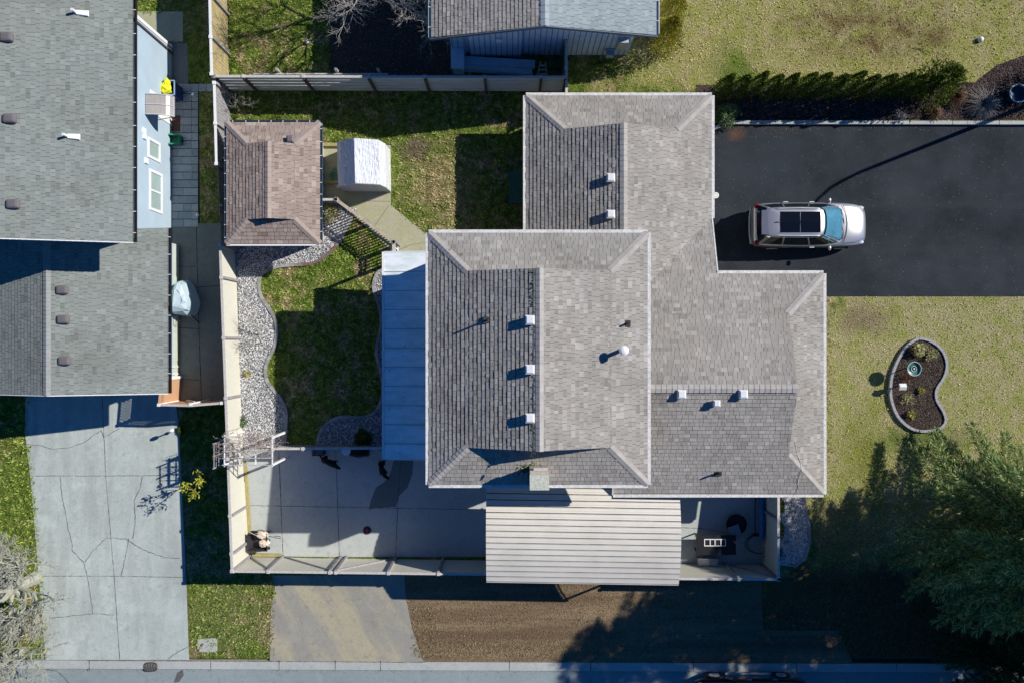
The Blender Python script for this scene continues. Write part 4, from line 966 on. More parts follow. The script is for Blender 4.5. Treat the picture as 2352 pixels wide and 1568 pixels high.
# ================= arbor with bare vines =================
ab = thing('arbor', 'white lattice arbor overgrown with bare vines at the garden end of the patio', 'arbor', T(605, 1015))
X0, X1, Y0, Y1 = 557, 660, 990, 1049; zt = 2.25
for tx in (X0, X1):
    for ty in (Y0, Y1): q = T(tx, ty); MB().box(q[0] - .045, q[0] + .045, q[1] - .045, q[1] + .045, 0, zt).build('post', white, ab)
mb = MB()
for ty in (988, 1003, 1020, 1034, 1049): a = T(X0 - 4, ty); b = T(X1 + 3, ty); mb.bar((a[0], a[1], zt + .06), (b[0], b[1], zt + .06), .028, .05)
mb.build('crossbeam', greywl, ab); mb = MB()
for tx in (X0, 590, 624, X1): a = T(tx, 984); b = T(tx, 1053); mb.bar((a[0], a[1], zt), (b[0], b[1], zt), .04, .06)
mb.build('beam', white, ab)
mb = MB(); q = T(X0 + 3, Y1)
for i in range(5):
    a = T(X0, Y1); b = T(X0 + 26, Y1); t = i / 4; mb.bar((a[0] + (b[0] - a[0]) * t, a[1] - .02, .2 + .4 * t), (a[0] + (b[0] - a[0]) * t, a[1] - .02, 2.2), .02, .02); mb.bar((a[0], a[1] - .02, .5 + .38 * i), (a[0] + (b[0] - a[0]) * (.35 + .16 * i), a[1] - .02, .5 + .38 * i), .02, .02)
mb.build('lattice', greyw, ab)
vb = MB()
for k in range(100):
    q = T(random.uniform(556, 664), random.gauss(1004, 14)); p = Vector((q[0], q[1], zt + random.uniform(-.2, .3))); a = random.uniform(0, 6.28); pts = [p]
    for j in range(7): a += random.uniform(-1.1, 1.1); p = p + Vector((math.cos(a), math.sin(a) * .6, random.uniform(-.4, .4))) * .13; pts.append(p)
    vb.tube(pts, [.011 - .001 * j for j in range(8)], 4, False)
for k in range(14):
    q = T(558, random.gauss(1015, 16)); p = Vector((q[0], q[1], zt)); pts = [p]
    for j in range(5): p = p + Vector((-.09, random.uniform(-.08, .08), random.uniform(-.08, .12))); pts.append(p)
    vb.tube(pts, [.009, .008, .006, .005, .004, .003], 4, False)
o = vb.build('vine', M('vine_stems', (.42, .33, .27), .9, .4, 6), ab); o['kind'] = 'stuff'

# ================= canopy shelter (white sheet) =================
ca = thing('greenhouse_tent', 'white sheeted garden tent with creased plastic cover on the mossy path', 'tent', T(842, 395))
s = NT('white_plastic_sheet'); f = s.noise(3.5, 4, .6, stretch=(5, .7, 1), dist=.6); s.base((.74, .77, .80)); s.bump(f, .9, .12); sheet = s.set(.3, spec=.5)
prof = [(801, 0, 2.0), (800, 1.42, 0), (832, 1.98, 0), (862, 2.02, 0), (893, 1.78, 0), (908, 1.25, 0), (912, 0, 0)]
prof = [(788, 0.0), (789, 1.35), (834, 2.05), (884, 1.75), (893, 1.1), (896, 0.0)]
yN, yS = 344, 441; mb = MB(); NY = 14
rows = []
for j in range(NY + 1):
    ty = yN + (yS - yN) * j / NY; row = []
    for i, (tx, z) in enumerate(prof[1:], 1):
        for m in range(5):
            if i == len(prof) - 1 and m > 0: break
            nx = prof[min(i + 1, len(prof) - 1)]; t = m / 5; z_ = z + (nx[1] - z) * t; sag = -.05 * math.sin(math.pi * t) * math.sin(math.pi * j / NY) + random.uniform(-.012, .012)
            q = T(tx + (nx[0] - tx) * t + (j / NY) * 2.5, ty); row.append((q[0], q[1], max(0, z_ + sag)))
    rows.append(row)
W_ = len(rows[0])
wall_ = [(*T(788 + 2.5 * j / NY, yN + (yS - yN) * j / NY), 0) for j in range(NY + 1)]
vs = []; 
for j in range(NY + 1): vs.append(wall_[j]); vs += rows[j]
W2 = W_ + 1; fs = [(j * W2 + i, j * W2 + i + 1, (j + 1) * W2 + i + 1, (j + 1) * W2 + i) for j in range(NY) for i in range(W2 - 1)]
mb.add(vs, fs); cov = mb.build('cover', sheet, ca, smooth=False)
es_ = M('grey_end_sheet', (.50, .50, .53), .4, .08, 3)
MB().add([vs[i] for i in range(W2)], [tuple(range(W2))]).build('end_wall', es_, ca)
mb = MB(); mb.add([vs[NY * W2 + i] for i in range(W2)], [tuple(range(W2 - 1, -1, -1))])
mb.build('end_wall', es_, ca)
mb = MB(); P = [Vector(vs[NY * W2 + i]) + Vector((0, -.02, .0)) for i in range(W2)]; mb.tube(P, .014, 5)
for tx in (808, 834, 868): q = T(tx + 2.5, yS + .6); mb.tube([(q[0], q[1], 0), (q[0], q[1], 1.75)], .014, 5)
mb.build('frame', metalw, ca)
# timber steps by the tent, green rake
mb = MB(); a = T(735, 334); b = T(800, 335); o = MB().bar((a[0], a[1], .08), (b[0], b[1], .08), .14, .2).build('sleeper', ywood); tag(o, 'mossy timber sleeper from the shed to the north side of the white tent', 'timber', 'timber sleepers by the tent')
a = T(746, 421); b = T(802, 419); o = MB().bar((a[0], a[1], .08), (b[0], b[1], .08), .12, .16).build('sleeper', ywood); tag(o, 'thin timber sleeper between shed wall and the middle of the white tent', 'timber', 'timber sleepers by the tent')
mb = MB()
for i in range(2): q = T(784 + i * 3, 427 + i * 4); mb.box(q[0] - .25, q[0] + .3, q[1] - .05, q[1] + .03, .02, .10 + .03 * i)
o = mb.build('wood_offcuts', greywl); tag(o, 'two pale wood offcuts at the west foot of the white tent', 'wood')
rk = thing('leaf_rake', 'green fan leaf rake lying between shed and white tent', 'rake', T(765, 405))
hd = MB(); q = T(757, 404); 
for i in range(9):
    a = -1.0 + i * .25; hd.bar((q[0], q[1], .06), (q[0] + .42 * math.cos(a), q[1] + .42 * math.sin(a), .05), .03, .01)
hd.build('rake_head', M('green_plastic', (.04, .22, .14), .4), rk); e = T(728, 402); MB().tube([(e[0], e[1], .2), (q[0], q[1], .06)], .013, 6).build('handle', tanw, rk)
# ================= things on the patio =================
tr = thing('garden_cart', 'black garden cart tub holding two paper bags in the patio corner', 'cart', T(592, 1238))
def cq(px, py, h): return G(435.5 + 0, 0, h)
x0, y0 = T(572, 1262); x1, y1 = T(618, 1222); zb, ztp = .28, .62
mb = MB(); t = .03; ins = .07
mb.add([(x0 + ins, y0 + ins, zb), (x1 - ins, y0 + ins, zb), (x1 - ins, y1 - ins, zb), (x0 + ins, y1 - ins, zb), (x0, y0, ztp), (x1, y0, ztp), (x1, y1, ztp), (x0, y1, ztp),
        (x0 + t, y0 + t, ztp), (x1 - t, y0 + t, ztp), (x1 - t, y1 - t, ztp), (x0 + t, y1 - t, ztp), (x0 + ins + t, y0 + ins + t, zb + .03), (x1 - ins - t, y0 + ins + t, zb + .03), (x1 - ins - t, y1 - ins - t, zb + .03), (x0 + ins + t, y1 - ins - t, zb + .03)],
       [(0, 3, 2, 1), (0, 1, 5, 4), (1, 2, 6, 5), (2, 3, 7, 6), (3, 0, 4, 7), (4, 5, 9, 8), (5, 6, 10, 9), (6, 7, 11, 10), (7, 4, 8, 11), (8, 9, 13, 12), (9, 10, 14, 13), (10, 11, 15, 14), (11, 8, 12, 15), (12, 13, 14, 15)])
mb.build('tub', M('black_tub', (.035, .032, .036), .5, .3), tr)
for sx in (x0 + .16, x1 - .16):
    for sy in (y0 + .02, y1 - .02):
        wb = MB(); vs_ = [(sx + .15 * math.cos(a), sy + (.035 if k else -.035), .15 + .15 * math.sin(a)) for k in (0, 1) for a in [i * math.pi / 7 for i in range(14)]]
        wb.add(vs_, [tuple(range(14)), tuple(range(27, 13, -1))] + [(i, 14 + i, 14 + (i + 1) % 14, (i + 1) % 14) for i in range(14)]); wb.build('wheel', rubber, tr)
a = (x1, (y0 + y1) / 2 + .2); MB().tube([(a[0] - .1, a[1], .3), (a[0] + .25, a[1], .42), (a[0] + .3, a[1] + .04, .43), (a[0] + .5, a[1] + .04, .46), (a[0] + .52, a[1], .46), (a[0] + .5, a[1] - .04, .46), (a[0] + .3, a[1] - .04, .43), (a[0] + .25, a[1], .42)], .014, 5).build('drawbar', black, tr)
MB().tube([(x0 + .3, y1 + .02, .5), (x0 + .42, y1 + .12, .55), (x0 + .6, y1 + .16, .56), (x0 + .72, y1 + .1, .55), (x0 + .7, y1 + .03, .5)], .016, 6).build('handle', black, tr)
paper = M('pale_paper_sack', (.72, .60, .50), .7, .25, 7, bump=.6)
for nm, px, py, lab, r in (('paper_sack', 601, 1232, 'crumpled cream paper sack, upper of two in the black cart', (.27, .16, .17)), ('paper_sack', 606, 1251, 'crumpled cream paper sack, lower of two in the black cart', (.23, .18, .16))):
    q = G(px - 4, py, .5); mb = MB(); mb.blobm((q[0], q[1], .50), r, .16, 12, 8); tag(mb.build(nm, paper), lab, 'sack', 'paper sacks in the cart')
mb = MB(); q = G(573, 1230, .6); mb.tube([(q[0] - .1, q[1] + .1, .66), (q[0] + .2, q[1] - .05, .66), (q[0] + .45, q[1] - .22, .62)], .012, 5); tag(mb.build('stick', greywl), 'thin pale stick lying across the rim of the black cart', 'stick')
q = G(840, 1221, .05); mb = MB(); mb.lathe(q[0], q[1], [(.17, .01), (.18, .03), (.16, .045), (.0, .045)], 20)
fb = mb.build('frisbee', M('purple_disc', (.05, .015, .035), .5)); tag(fb, 'small dark red disc toy lying on the shaded patio concrete', 'disc'); MB().lathe(q[0], q[1], [(.05, .046), (.04, .052), (0, .052)], 12).build('centre_badge', M('pink_badge', (.35, .04, .10), .5), fb)
# dogs: one continuous skinned body each
furb = M('black_fur', (.008, .008, .009), .75, .3, 20)
def dog(label, origin, ang, spine, legs_off, tailpts, head_off):
    """spine points in local metres (x along body)"""
    verts = []; edges = []; rad = []
    def V(p, r): verts.append(p); rad.append(r); return len(verts) - 1
    idx = [V(p, r) for p, r in spine]
    for a, b in zip(idx[:-1], idx[1:]): edges.append((a, b))
    prev = idx[-1]
    for p, r in head_off: k = V(p, r); edges.append((prev, k)); prev = k
    prev = idx[0]
    for p, r in tailpts: k = V(p, r); edges.append((prev, k)); prev = k
    for base, pts in legs_off:
        prev = idx[base]
        for p, r in pts: k = V(p, r); edges.append((prev, k)); prev = k
    me = bpy.data.meshes.new('dog'); me.from_pydata(verts, edges, []); o = bpy.data.objects.new('dog', me); scene.collection.objects.link(o)
    me.materials.append(furb)
    md = o.modifiers.new('Skin', 'SKIN'); sv = me.skin_vertices
    if not sv: return o
    for i, r in enumerate(rad): sv[0].data[i].radius = (r, r)
    sv[0].data[idx[1]].use_root = True; md.use_smooth_shade = True
    s2 = o.modifiers.new('Subsurf', 'SUBSURF'); s2.levels = 1; s2.render_levels = 1
    o.location = (*origin, 0); o.rotation_euler = (0, 0, ang)
    return tag(o, label, 'dog', 'black dogs on the patio')
def legs(xf, xr, zf=.42, w=.10):
    L = []
    for sx in (1, -1):
        L.append((2, [((xf, sx * w, zf - .04), .07), ((xf - .05, sx * w, .27), .045), ((xf + .02, sx * w, .15), .03), ((xf + .01, sx * w, .04), .028), ((xf + .07, sx * w, .025), .028)]))
        L.append((0, [((xr, sx * w, zf - .06), .085), ((xr + .10, sx * w, .27), .055), ((xr - .08, sx * w, .16), .032), ((xr - .03, sx * w, .04), .028), ((xr + .04, sx * w, .025), .028)]))
    return L
q = T(763, 1058)
def bend(k): return lambda x: (x, k * x * x)
dog('black dog walking by the picket fence, tail out behind, head low towards the patio', (q[0] - .02, q[1] - .0), math.radians(-24),
    [((-.26, 0, .50), .105), ((-.05, 0, .50), .115), ((.17, 0, .50), .125)], legs(.19, -.28), [((-.36, .03, .50), .05), ((-.48, .08, .46), .032), ((-.60, .12, .42), .016)],
    [((.31, -.02, .55), .085), ((.41, -.03, .58), .09), ((.49, -.035, .555), .055), ((.56, -.04, .54), .038)])
q = T(882, 1074)
dog('black dog with curved back near the patio cover corner, dark wet patch beside it', (q[0] - .02, q[1] + .0), math.radians(-78),
    [((-.24, .04, .50), .10), ((-.04, -.05, .50), .115), ((.17, -.02, .50), .12)], legs(.18, -.26), [((-.33, .12, .50), .045), ((-.36, .22, .47), .03), ((-.34, .30, .44), .015)],
    [((.29, .06, .54), .08), ((.36, .14, .56), .085), ((.42, .20, .54), .05), ((.47, .24, .53), .035)])
# wet stain next to the second dog
mb = MB(); wp = None; mb.prism(PG([(905, 1052), (950, 1052), (946, 1090), (935, 1120), (915, 1140), (908, 1165), (860, 1168), (845, 1172), (850, 1150), (862, 1120), (880, 1108), (895, 1090)], .013), .009, .0125)
s = NT('wet_concrete'); s.base((.17, .18, .17)); wet = s.set(.45, spec=.35); tilt(mb.build('wet_patch', wet, pat))
# grill, boxes, white lid along the picket fence
q = T(829, 1037); gr = thing('barbecue', 'covered dark kettle shaped barbecue against the picket fence beside the patio cover', 'barbecue', q)
mb = MB(); vs_ = []; 
mb.blobm((q[0], q[1], .55), (.44, .15, .42), .04, 16, 8); mb.build('cover', M('grill_cover', (.012, .010, .014), .6, .2), gr); MB().box(q[0] - .38, q[0] + .38, q[1] - .14, q[1] + .14, .0, .4).build('cart', black, gr)
q = G(795, 1035, .9); o = thing('bird_bath', 'white disc topped stand just in front of the dark picket fence', 'stand', q); MB().lathe(q[0], q[1], [(.17, .86), (.185, .9), (.17, .91), (.0, .9)], 20).build('dish', M('white_dish', (.75, .76, .78), .5), o); MB().tube([(q[0], q[1], 0), (q[0], q[1], .87)], .03, 8).build('pole', black, o)
q = T(748, 1037); bx = thing('storage_bench', 'low grey slatted bench against the picket fence behind the first dog', 'bench', q)
mb = MB()
for i in range(3): mb.box(q[0] - .5, q[0] + .0, q[1] - .12 + i * .09, q[1] - .05 + i * .09, .38, .41)
mb.build('seat', M('dark_slats', (.06, .07, .08), .7), bx)
for sx in (-.46, -.05): MB().box(q[0] + sx, q[0] + sx + .04, q[1] - .1, q[1] + .1, 0, .38).build('leg', black, bx)
# plants in the shaded gravel and the post cap
# ================= east patio: chairs, table, pool edge =================
def chair(label, xy, rz, mat, z=0):
    c = thing('garden_chair', label, 'chair', xy, 0, 'garden chairs at the east patio'); X, Y = xy
    MB().box(X - .24, X + .24, Y - .24, Y + .24, .38, .43).build('seat', mat, c)
    b = MB(); b.bar((X - .22, Y + .25, .43), (X - .22, Y + .33, .9), .04, .03); b.bar((X + .22, Y + .25, .43), (X + .22, Y + .33, .9), .04, .03); b.bar((X - .24, Y + .33, .9), (X + .24, Y + .33, .9), .05, .04)
    for i in range(5): b.bar((X - .15 + i * .075, Y + .26, .45), (X - .15 + i * .075, Y + .33, .88), .03, .015)
    b.build('backrest', mat, c)
    for sx in (-.2, .2):
        for sy in (-.2, .2): MB().box(X + sx - .02, X + sx + .02, Y + sy - .02, Y + sy + .02, 0, .38).build('leg', mat, c)
    c.rotation_euler = (0, 0, rz); return c
wresin = M('grey_resin', (.30, .31, .33), .5)
chair('pale grey curved garden chair standing right of the dark outdoor table', T(1696 - 10, 1224 - 6), math.radians(200), wresin)
tb = thing('patio_table', 'black slatted outdoor table in the deep shade of the east patio', 'table', T(1640, 1248))
X, Y = T(1640, 1246); MB().box(X - .85, X + .85, Y - .42, Y + .42, .68, .72).build('tabletop', black, tb)
for sx in (-.78, .74):
    for sy in (-.36, .32): MB().box(X + sx, X + sx + .05, Y + sy, Y + sy + .05, 0, .68).build('leg', black, tb)
for k, (px, lab) in enumerate(((1635 - 0, 'white square framed tray at the left end on the black patio table'), (1660, 'white square framed tray at the right end on the black patio table'))):
    q = G(px, 1250 + k * 0, .75); fr = MB()
    for sx in (-.24, 0, .20): fr.box(q[0] + sx, q[0] + sx + .035, q[1] - .12, q[1] + .12, .72, .75)
    fr.box(q[0] - .24, q[0] + .235, q[1] + .12, q[1] + .155, .72, .75); fr.box(q[0] - .24, q[0] + .235, q[1] - .155, q[1] - .12, .72, .75)
    tag(fr.build('tray_frame', white), lab, 'tray', 'white trays on the patio table')
q = G(1632, 1297, .5); bn = thing('box', 'pale two lidded storage box at the foot of the shaded cream fence', 'box', q); MB().box(q[0] - .42, q[0] + .42, q[1] - .12, q[1] + .12, 0, .42).build('tub', greyw, bn)
for sx in (-.42, .01): MB().box(q[0] + sx, q[0] + sx + .41, q[1] - .14, q[1] + .14, .42, .46).build('lid', greywl, bn)
for px, py, r, lab in ((1696, 1207, .45, 'low round black planter beside the shaded pale chair'),):
    q = G(px, py, .3); mb = MB(); mb.lathe(q[0], q[1], [(r * .8, 0), (r, .3), (r * .9, .31), (r * .85, .22), (0, .22)], 16); tag(mb.build('planter', black), lab, 'planter')
# blue roller tube along the fence
q0 = G(1758, 1137, .5); q1 = G(1757, 1290 - 50, .5)
bt_ = thing('pool_cover_roll', 'long bright blue rolled pool cover lying along the short fence', 'roll', T(1750, 1180))
MB().tube([(q0[0] - .05, q0[1] + .4, .45), (q1[0] - .05, q1[1] - .05, .45)], .10, 10).build('roll', M('blue_cover', (.03, .16, .42), .4, .2), bt_)
MB().tube([(q0[0] - .3, q0[1] + .4, .35), (q1[0] - .3, q1[1] + .2, .35)], .03, 8).build('pole', M('navy_pole', (.03, .07, .2), .4), bt_)
for yy in (q0[1] - .1, q1[1] + .1): MB().box(q0[0] - .35, q0[0] + .1, yy - .03, yy + .03, 0, .35).build('stand', black, bt_)
hs = MB(); q = G(1752, 1252, .03); hs.tube([(q[0] + .5 * math.cos(t) * (1 + .04 * t), q[1] + .42 * math.sin(t), .03 + .01 * t) for t in [i * .35 for i in range(44)]], .02, 5); tag(hs.build('garden_hose', M('green_hose', (.06, .14, .09), .5)), 'coiled green garden hose on the corner of the east patio', 'hose')

# ================= neighbour side yard things =================
gt = thing('timber_gate', 'orange stained timber gate screen at the south end of the side passage', 'gate', T(400, 930))
def side_panel(p, q, z0, z1, mat, nm): a = T(*p); b = T(*q); return MB().bar((a[0], a[1], (z0 + z1) / 2), (b[0], b[1], (z0 + z1) / 2), .04, z1 - z0).build(nm, mat, gt)
side_panel((410, 866), (405, 922), LOW, 1.35, tanw, 'panel')
a = T(405, 922); b = T(474, 921); c = T(543, 918)
def lattice(parent, A, B, z0, z1):
    mb = MB(); L = math.dist(A, B); n = int(L / .13)
    for i in range(-3, n + 1):
        for s_ in (1, -1):
            t0 = max(0, i * .13); t1 = min(L, i * .13 + (z1 - z0)); 
            if t1 <= t0: continue
            za = z0 + (t0 - i * .13); zb_ = z0 + (t1 - i * .13)
            if s_ < 0: za, zb_ = z1 - (za - z0), z1 - (zb_ - z0)
            P0 = L3((*A, 0), (*B, 0), t0 / L); P1 = L3((*A, 0), (*B, 0), t1 / L)
            mb.bar((P0[0], P0[1], za), (P1[0], P1[1], zb_), .012, .035)
    return mb.build('lattice', tanw, parent)
a0 = T(410, 866); lattice(gt, (a0[0], a0[1]), (a[0], a[1]), 1.38, 1.72)
for p in ((405, 922), (474, 921), (542, 918), (410, 866)): q = T(*p); MB().box(q[0] - .06, q[0] + .06, q[1] - .06, q[1] + .06, LOW, 1.82).build('gate_post', white, gt)
MB().bar((a0[0], a0[1], 1.77), (a[0], a[1], 1.77), .07, .05).build('top_rail', tanw, gt)
MB().bar((a[0], a[1], 1.77), (b[0], b[1] - .05, 1.77), .09, .05).build('top_rail', greywl, gt); MB().bar((b[0], b[1] - .05, 1.77), (c[0], c[1], 1.77), .09, .05).build('top_rail', greywl, gt)
side_panel((406, 922), (474, 922), LOW + .05, 1.35, tanw, 'panel'); side_panel((475, 922), (541, 919), LOW + .05, 1.35, tanw, 'panel')
lattice(gt, a, b, 1.38, 1.72); lattice(gt, b, c, 1.38, 1.72)
mb = MB(); q = T(433, 918); e = T(478, 916); mb.bar((q[0], q[1], .2), (e[0], e[1], 1.55), .05, .05); mb.build('brace', greywl, gt)
# covered grill / tarp heap
tp = thing('covered_barbecue', 'pale blue tarpaulin over a barbecue standing in the side passage', 'barbecue', T(428, 690))
q = T(424, 690); mb = MB(); prof_ = [(0, -.95), (.22, -.80), (.42, -.35), (.52, .15), (.46, .55), (.25, .72), (-.28, .72), (-.30, -.45), (-.12, -.85)]
n = len(prof_); vs_ = []; 
for s_, z in ((1.06, LOW), (1.0, .45), (.82, .82), (.5, .95)): vs_ += [(q[0] + x * s_ + random.uniform(-.04, .04), q[1] - y * s_ * .88 + random.uniform(-.04, .04), z + random.uniform(-.05, .05) * (z > 0)) for x, y in prof_]
fs_ = [(i * n + k, (i + 1) * n + k, (i + 1) * n + (k + 1) % n, i * n + (k + 1) % n) for i in range(3) for k in range(n)] + [tuple(range(4 * n - 1, 3 * n - 1, -1))]
mb.add(vs_, fs_); mb.build('tarpaulin', M('pale_blue_tarp', (.42, .52, .57), .45, .1, 4, bump=.5), tp)
MB().tube([(q[0] + .3, q[1] - .62, .1), (q[0] + .55, q[1] - .95, LOW + .05)], .025, 6).build('leg', black, tp); MB().tube([(q[0] - .1, q[1] - .6, .5), (q[0] - .05, q[1] - .95, .45), (q[0] + .2, q[1] - .95, .45), (q[0] + .25, q[1] - .6, .5)], .02, 6).build('handle', black, tp)
# bins
rb = thing('recycling_box', 'open green recycling box by the wall of the pale blue house', 'box', T(400, 318)); x, y = T(399, 321)
mb = MB(); zb = LOW + .04
for (xa, xb, ya, yb, za, zc) in ((-.28, .28, -.2, .2, 0, .03), (-.28, -.25, -.2, .2, 0, .36), (.25, .28, -.2, .2, 0, .36), (-.25, .25, -.2, -.17, 0, .36), (-.25, .25, .17, .2, 0, .36)): mb.box(x + xa, x + xb, y + ya, y + yb, zb + za, zb + zc)
mb.build('tub', M('green_box', (.01, .20, .10), .4), rb); mb = MB(); mb.box(x - .32, x - .24, y - .23, y + .23, zb + .355, zb + .375); mb.box(x - .3, x + .0, y + .18, y + .23, zb + .355, zb + .375); mb.box(x - .3, x + .0, y - .23, y - .18, zb + .355, zb + .375); mb.build('rim', M('green_rim', (.03, .32, .16), .4), rb)
yb_ = thing('wheelie_bin', 'open blue bin stuffed with a bright yellow bag beside the blue wall', 'bin', T(402, 196)); x, y = T(401, 213)
mb = MB(); 
for (xa, xb, ya, yb2) in ((-.25, .25, -.28, -.25), (-.25, .25, .25, .28), (-.25, -.22, -.25, .25), (.22, .25, -.25, .25)): mb.box(x + xa, x + xb, y + ya, y + yb2, LOW, .68)
mb.build('tub', M('navy_bin', (.02, .05, .17), .45), yb_); mb = MB()
for p_, q_ in (((-.27, -.3), (.27, -.3)), ((.27, -.3), (.27, .3)), ((.27, .3), (-.27, .3))): mb.bar((x + p_[0], y + p_[1], .69), (x + q_[0], y + q_[1], .69), .04, .04)
mb.build('rim', M('blue_rim', (.25, .38, .5), .4), yb_)
mb = MB(); mb.blobm((x - .10, y - .04, .68), (.26, .25, .22), .22, 11, 7); mb.blobm((x - .02, y + .2, .74), (.13, .2, .14), .2, 9, 5); tag(mb.build('yellow_bag', M('yellow_bag', (.75, .68, .02), .35, .25, 6)), 'crumpled bright yellow bag sticking out of the blue bin', 'bag')
mb = MB(); a = T(389, 262); b = T(408, 299); mb.box(a[0], b[0], b[1], a[1], LOW + .03, LOW + .045); tag(mb.build('doormat', M('brown_mat', (.09, .05, .035), .95, .2, 30)), 'dark brown doormat on the pavers below the awning', 'mat')
for px, py, lab in ((443, 217, 'small solar garden light at the top end of the grass strip'), (453, 494, 'small solar garden light at the bottom end of the grass strip')):
    x, y = G(px, py, 0.1); t_ = thing('garden_light', lab, 'garden light', (x, y), LOW, 'solar lights along the side path'); MB().lathe(x, y, [(.05, .02), (.07, .1), (.05, .14), (0, .145)], 12).build('lamp_head', white, t_); MB().tube([(x, y, LOW), (x, y, .05)], .012, 6).build('stake', black, t_)
x, y = G(398, 987, .4); t_ = thing('garden_lamp', 'white topped garden lamp at the edge of the cracked driveway', 'garden light', (x, y), LOW); MB().lathe(x, y, [(.05, .45), (.085, .5), (.085, .6), (.06, .68), (0, .7)], 12).build('lamp_head', white, t_); MB().tube([(x, y, LOW), (x, y, .46)], .03, 8).build('post', black, t_); MB().lathe(x, y, [(.05, .1), (.07, .14), (.05, .2)], 10).build('collar', black, t_)
# utility cover, storm drain, round cover
mb = MB(); pts = [(455, 1466), (494, 1464), (499, 1470), (499, 1493), (494, 1496), (460, 1495), (454, 1488)]; mb.prism(PG(pts, LOW), LOW - .05, LOW + .045); uc = mb.build('utility_cover', conc_k); tag(uc, 'pale concrete utility cover set in the grass near the kerb', 'cover')
mb = MB(); x, y = G(463, 1481, LOW); mb.box(x - .04, x + .05, y - .05, y + .05, LOW + .045, LOW + .05); mb.build('lift_hole', black, uc)
dr = thing('storm_drain', 'rounded cast iron storm drain grate in the kerb by the cracked driveway', 'drain', G(346, 1530, LOW))
x, y = G(346, 1530, LOW); mb = MB(); n = 24; ov = [(x + .31 * abs(math.cos(t)) ** .7 * math.copysign(1, math.cos(t)), y + .21 * abs(math.sin(t)) ** .7 * math.copysign(1, math.sin(t))) for t in [2 * math.pi * i / n for i in range(n)]]
mb.prism(ov, LOW - .1, LOW + .03); mb.build('frame', M('cast_iron', (.05, .05, .048), .6), dr); mb = MB()
for i in range(8): xx = x - .25 + i * .07; hh = .17 * math.sqrt(max(.05, 1 - ((xx - x) / .31) ** 2)); mb.tube([(xx - .03, y - hh, LOW + .035), (xx + .03, y, LOW + .035), (xx - .0, y + hh, LOW + .035)], .011, 4)
mb.build('grate', M('rusty_iron', (.20, .19, .17), .6), dr)
x, y = G(1644, 449, .02); mb = MB(); mb.lathe(x, y, [(.135, .015), (.135, .03), (.125, .035), (0, .035)], 24); rc = mb.build('drain_cover', M('white_cap', (.72, .72, .68), .6)); tag(rc, 'round white drain cap in the asphalt beside the north wing', 'drain')
mb = MB()
for i in range(7): a_ = i * 2 * math.pi / 7; mb.lathe(x + .07 * math.cos(a_), y + .07 * math.sin(a_), [(.012, .036), (.012, .038)], 6)
mb.build('hole', black, rc)
# ================= north yard things =================
pl = thing('board_stack', 'stack of long blue grey boards lying behind the blue house', 'boards', T(1140, 150))
bb = M('blue_grey_board', (.42, .58, .64), .6, .15, 3)
for k, (p, q, w_, z) in enumerate((((1062, 146), (1228, 156), .34, .42), ((1062, 158), (1222, 172), .24, .34), ((1070, 134), (1215, 148), .3, .22), ((1066, 165), (1224, 176), .12, .2))):
    a = T(*p); b = T(*q); MB().bar((a[0], a[1], z), (b[0], b[1], z), w_, .09).build('board', bb if k != 2 else M('red_brown_board', (.12, .04, .035), .8), pl)
for tx in (1080, 1200): a = T(tx, 134); b = T(tx, 176); MB().bar((a[0], a[1], .08), (b[0], b[1], .08), .1, .16).build('bearer', greyw, pl)
x, y = T(1053, 152); mb = MB(); mb.box(x - .22, x + .26, y - .38, y + .45, 0, .9); tb_ = mb.build('water_butt', M('blue_butt', (.45, .62, .70), .5)); tag(tb_, 'upright blue grey box standing at the left end of the board stack', 'box'); MB().box(x - .26, x + .30, y - .42, y + .49, .9, .94).build('lid', M('blue_lid', (.5, .66, .74), .5), tb_)
x, y = T(1245, 172); sl_ = thing('step_ladder', 'small step ladder standing in the shade behind the blue house', 'ladder', (x, y))
for sx in (-.25, .25): MB().bar((x + sx, y - .25, 0), (x + sx * .4, y + .2, 1.1), .04, .04).build('rail', metalw, sl_); 
mb = MB()
for i in range(4): mb.bar((x - .23 + .03 * i, y - .2 + .1 * i, .15 + .25 * i), (x + .23 - .03 * i, y - .2 + .1 * i, .15 + .25 * i), .06, .02)
mb.build('tread', metalw, sl_)
for px, py, lab in ((707, 97, 'white ball shaped stone on the lawn left of the bare tree shadow'), (2253, 91, 'bright white ball lying on the pale north east lawn')):
    x, y = G(px, py, .1); mb = MB(); mb.blobm((x, y, .09), .12 if px > 2000 else .1, .05, 12, 8); tag(mb.build('white_ball', white, None, True), lab, 'ball')
mb = MB(); x, y = G(2110, 112, .05); mb.tube([(x - .2, y + .05, .05), (x + .2, y - .05, .05), (x + .5, y - .22, .08)], .015, 5); tag(mb.build('stick', barkd), 'thin forked stick lying on the pale north east lawn', 'stick')
# dark rectangular green tank by the north wing
x0_, y0_ = T(1170, 470); x1_, y1_ = T(1200, 400); MB(); gb = thing('garden_bench_box', 'dark green low box against the west wall of the north wing', 'box', T(1185, 430)); MB().box(x0_, x1_, y0_, y1_, 0, .5).build('tub', M('dark_green_box', (.03, .08, .05), .6), gb); MB().box(x0_ - .03, x1_ + .03, y0_ - .03, y1_ + .03, .5, .54).build('lid', M('green_lid', (.04, .11, .06), .5), gb)
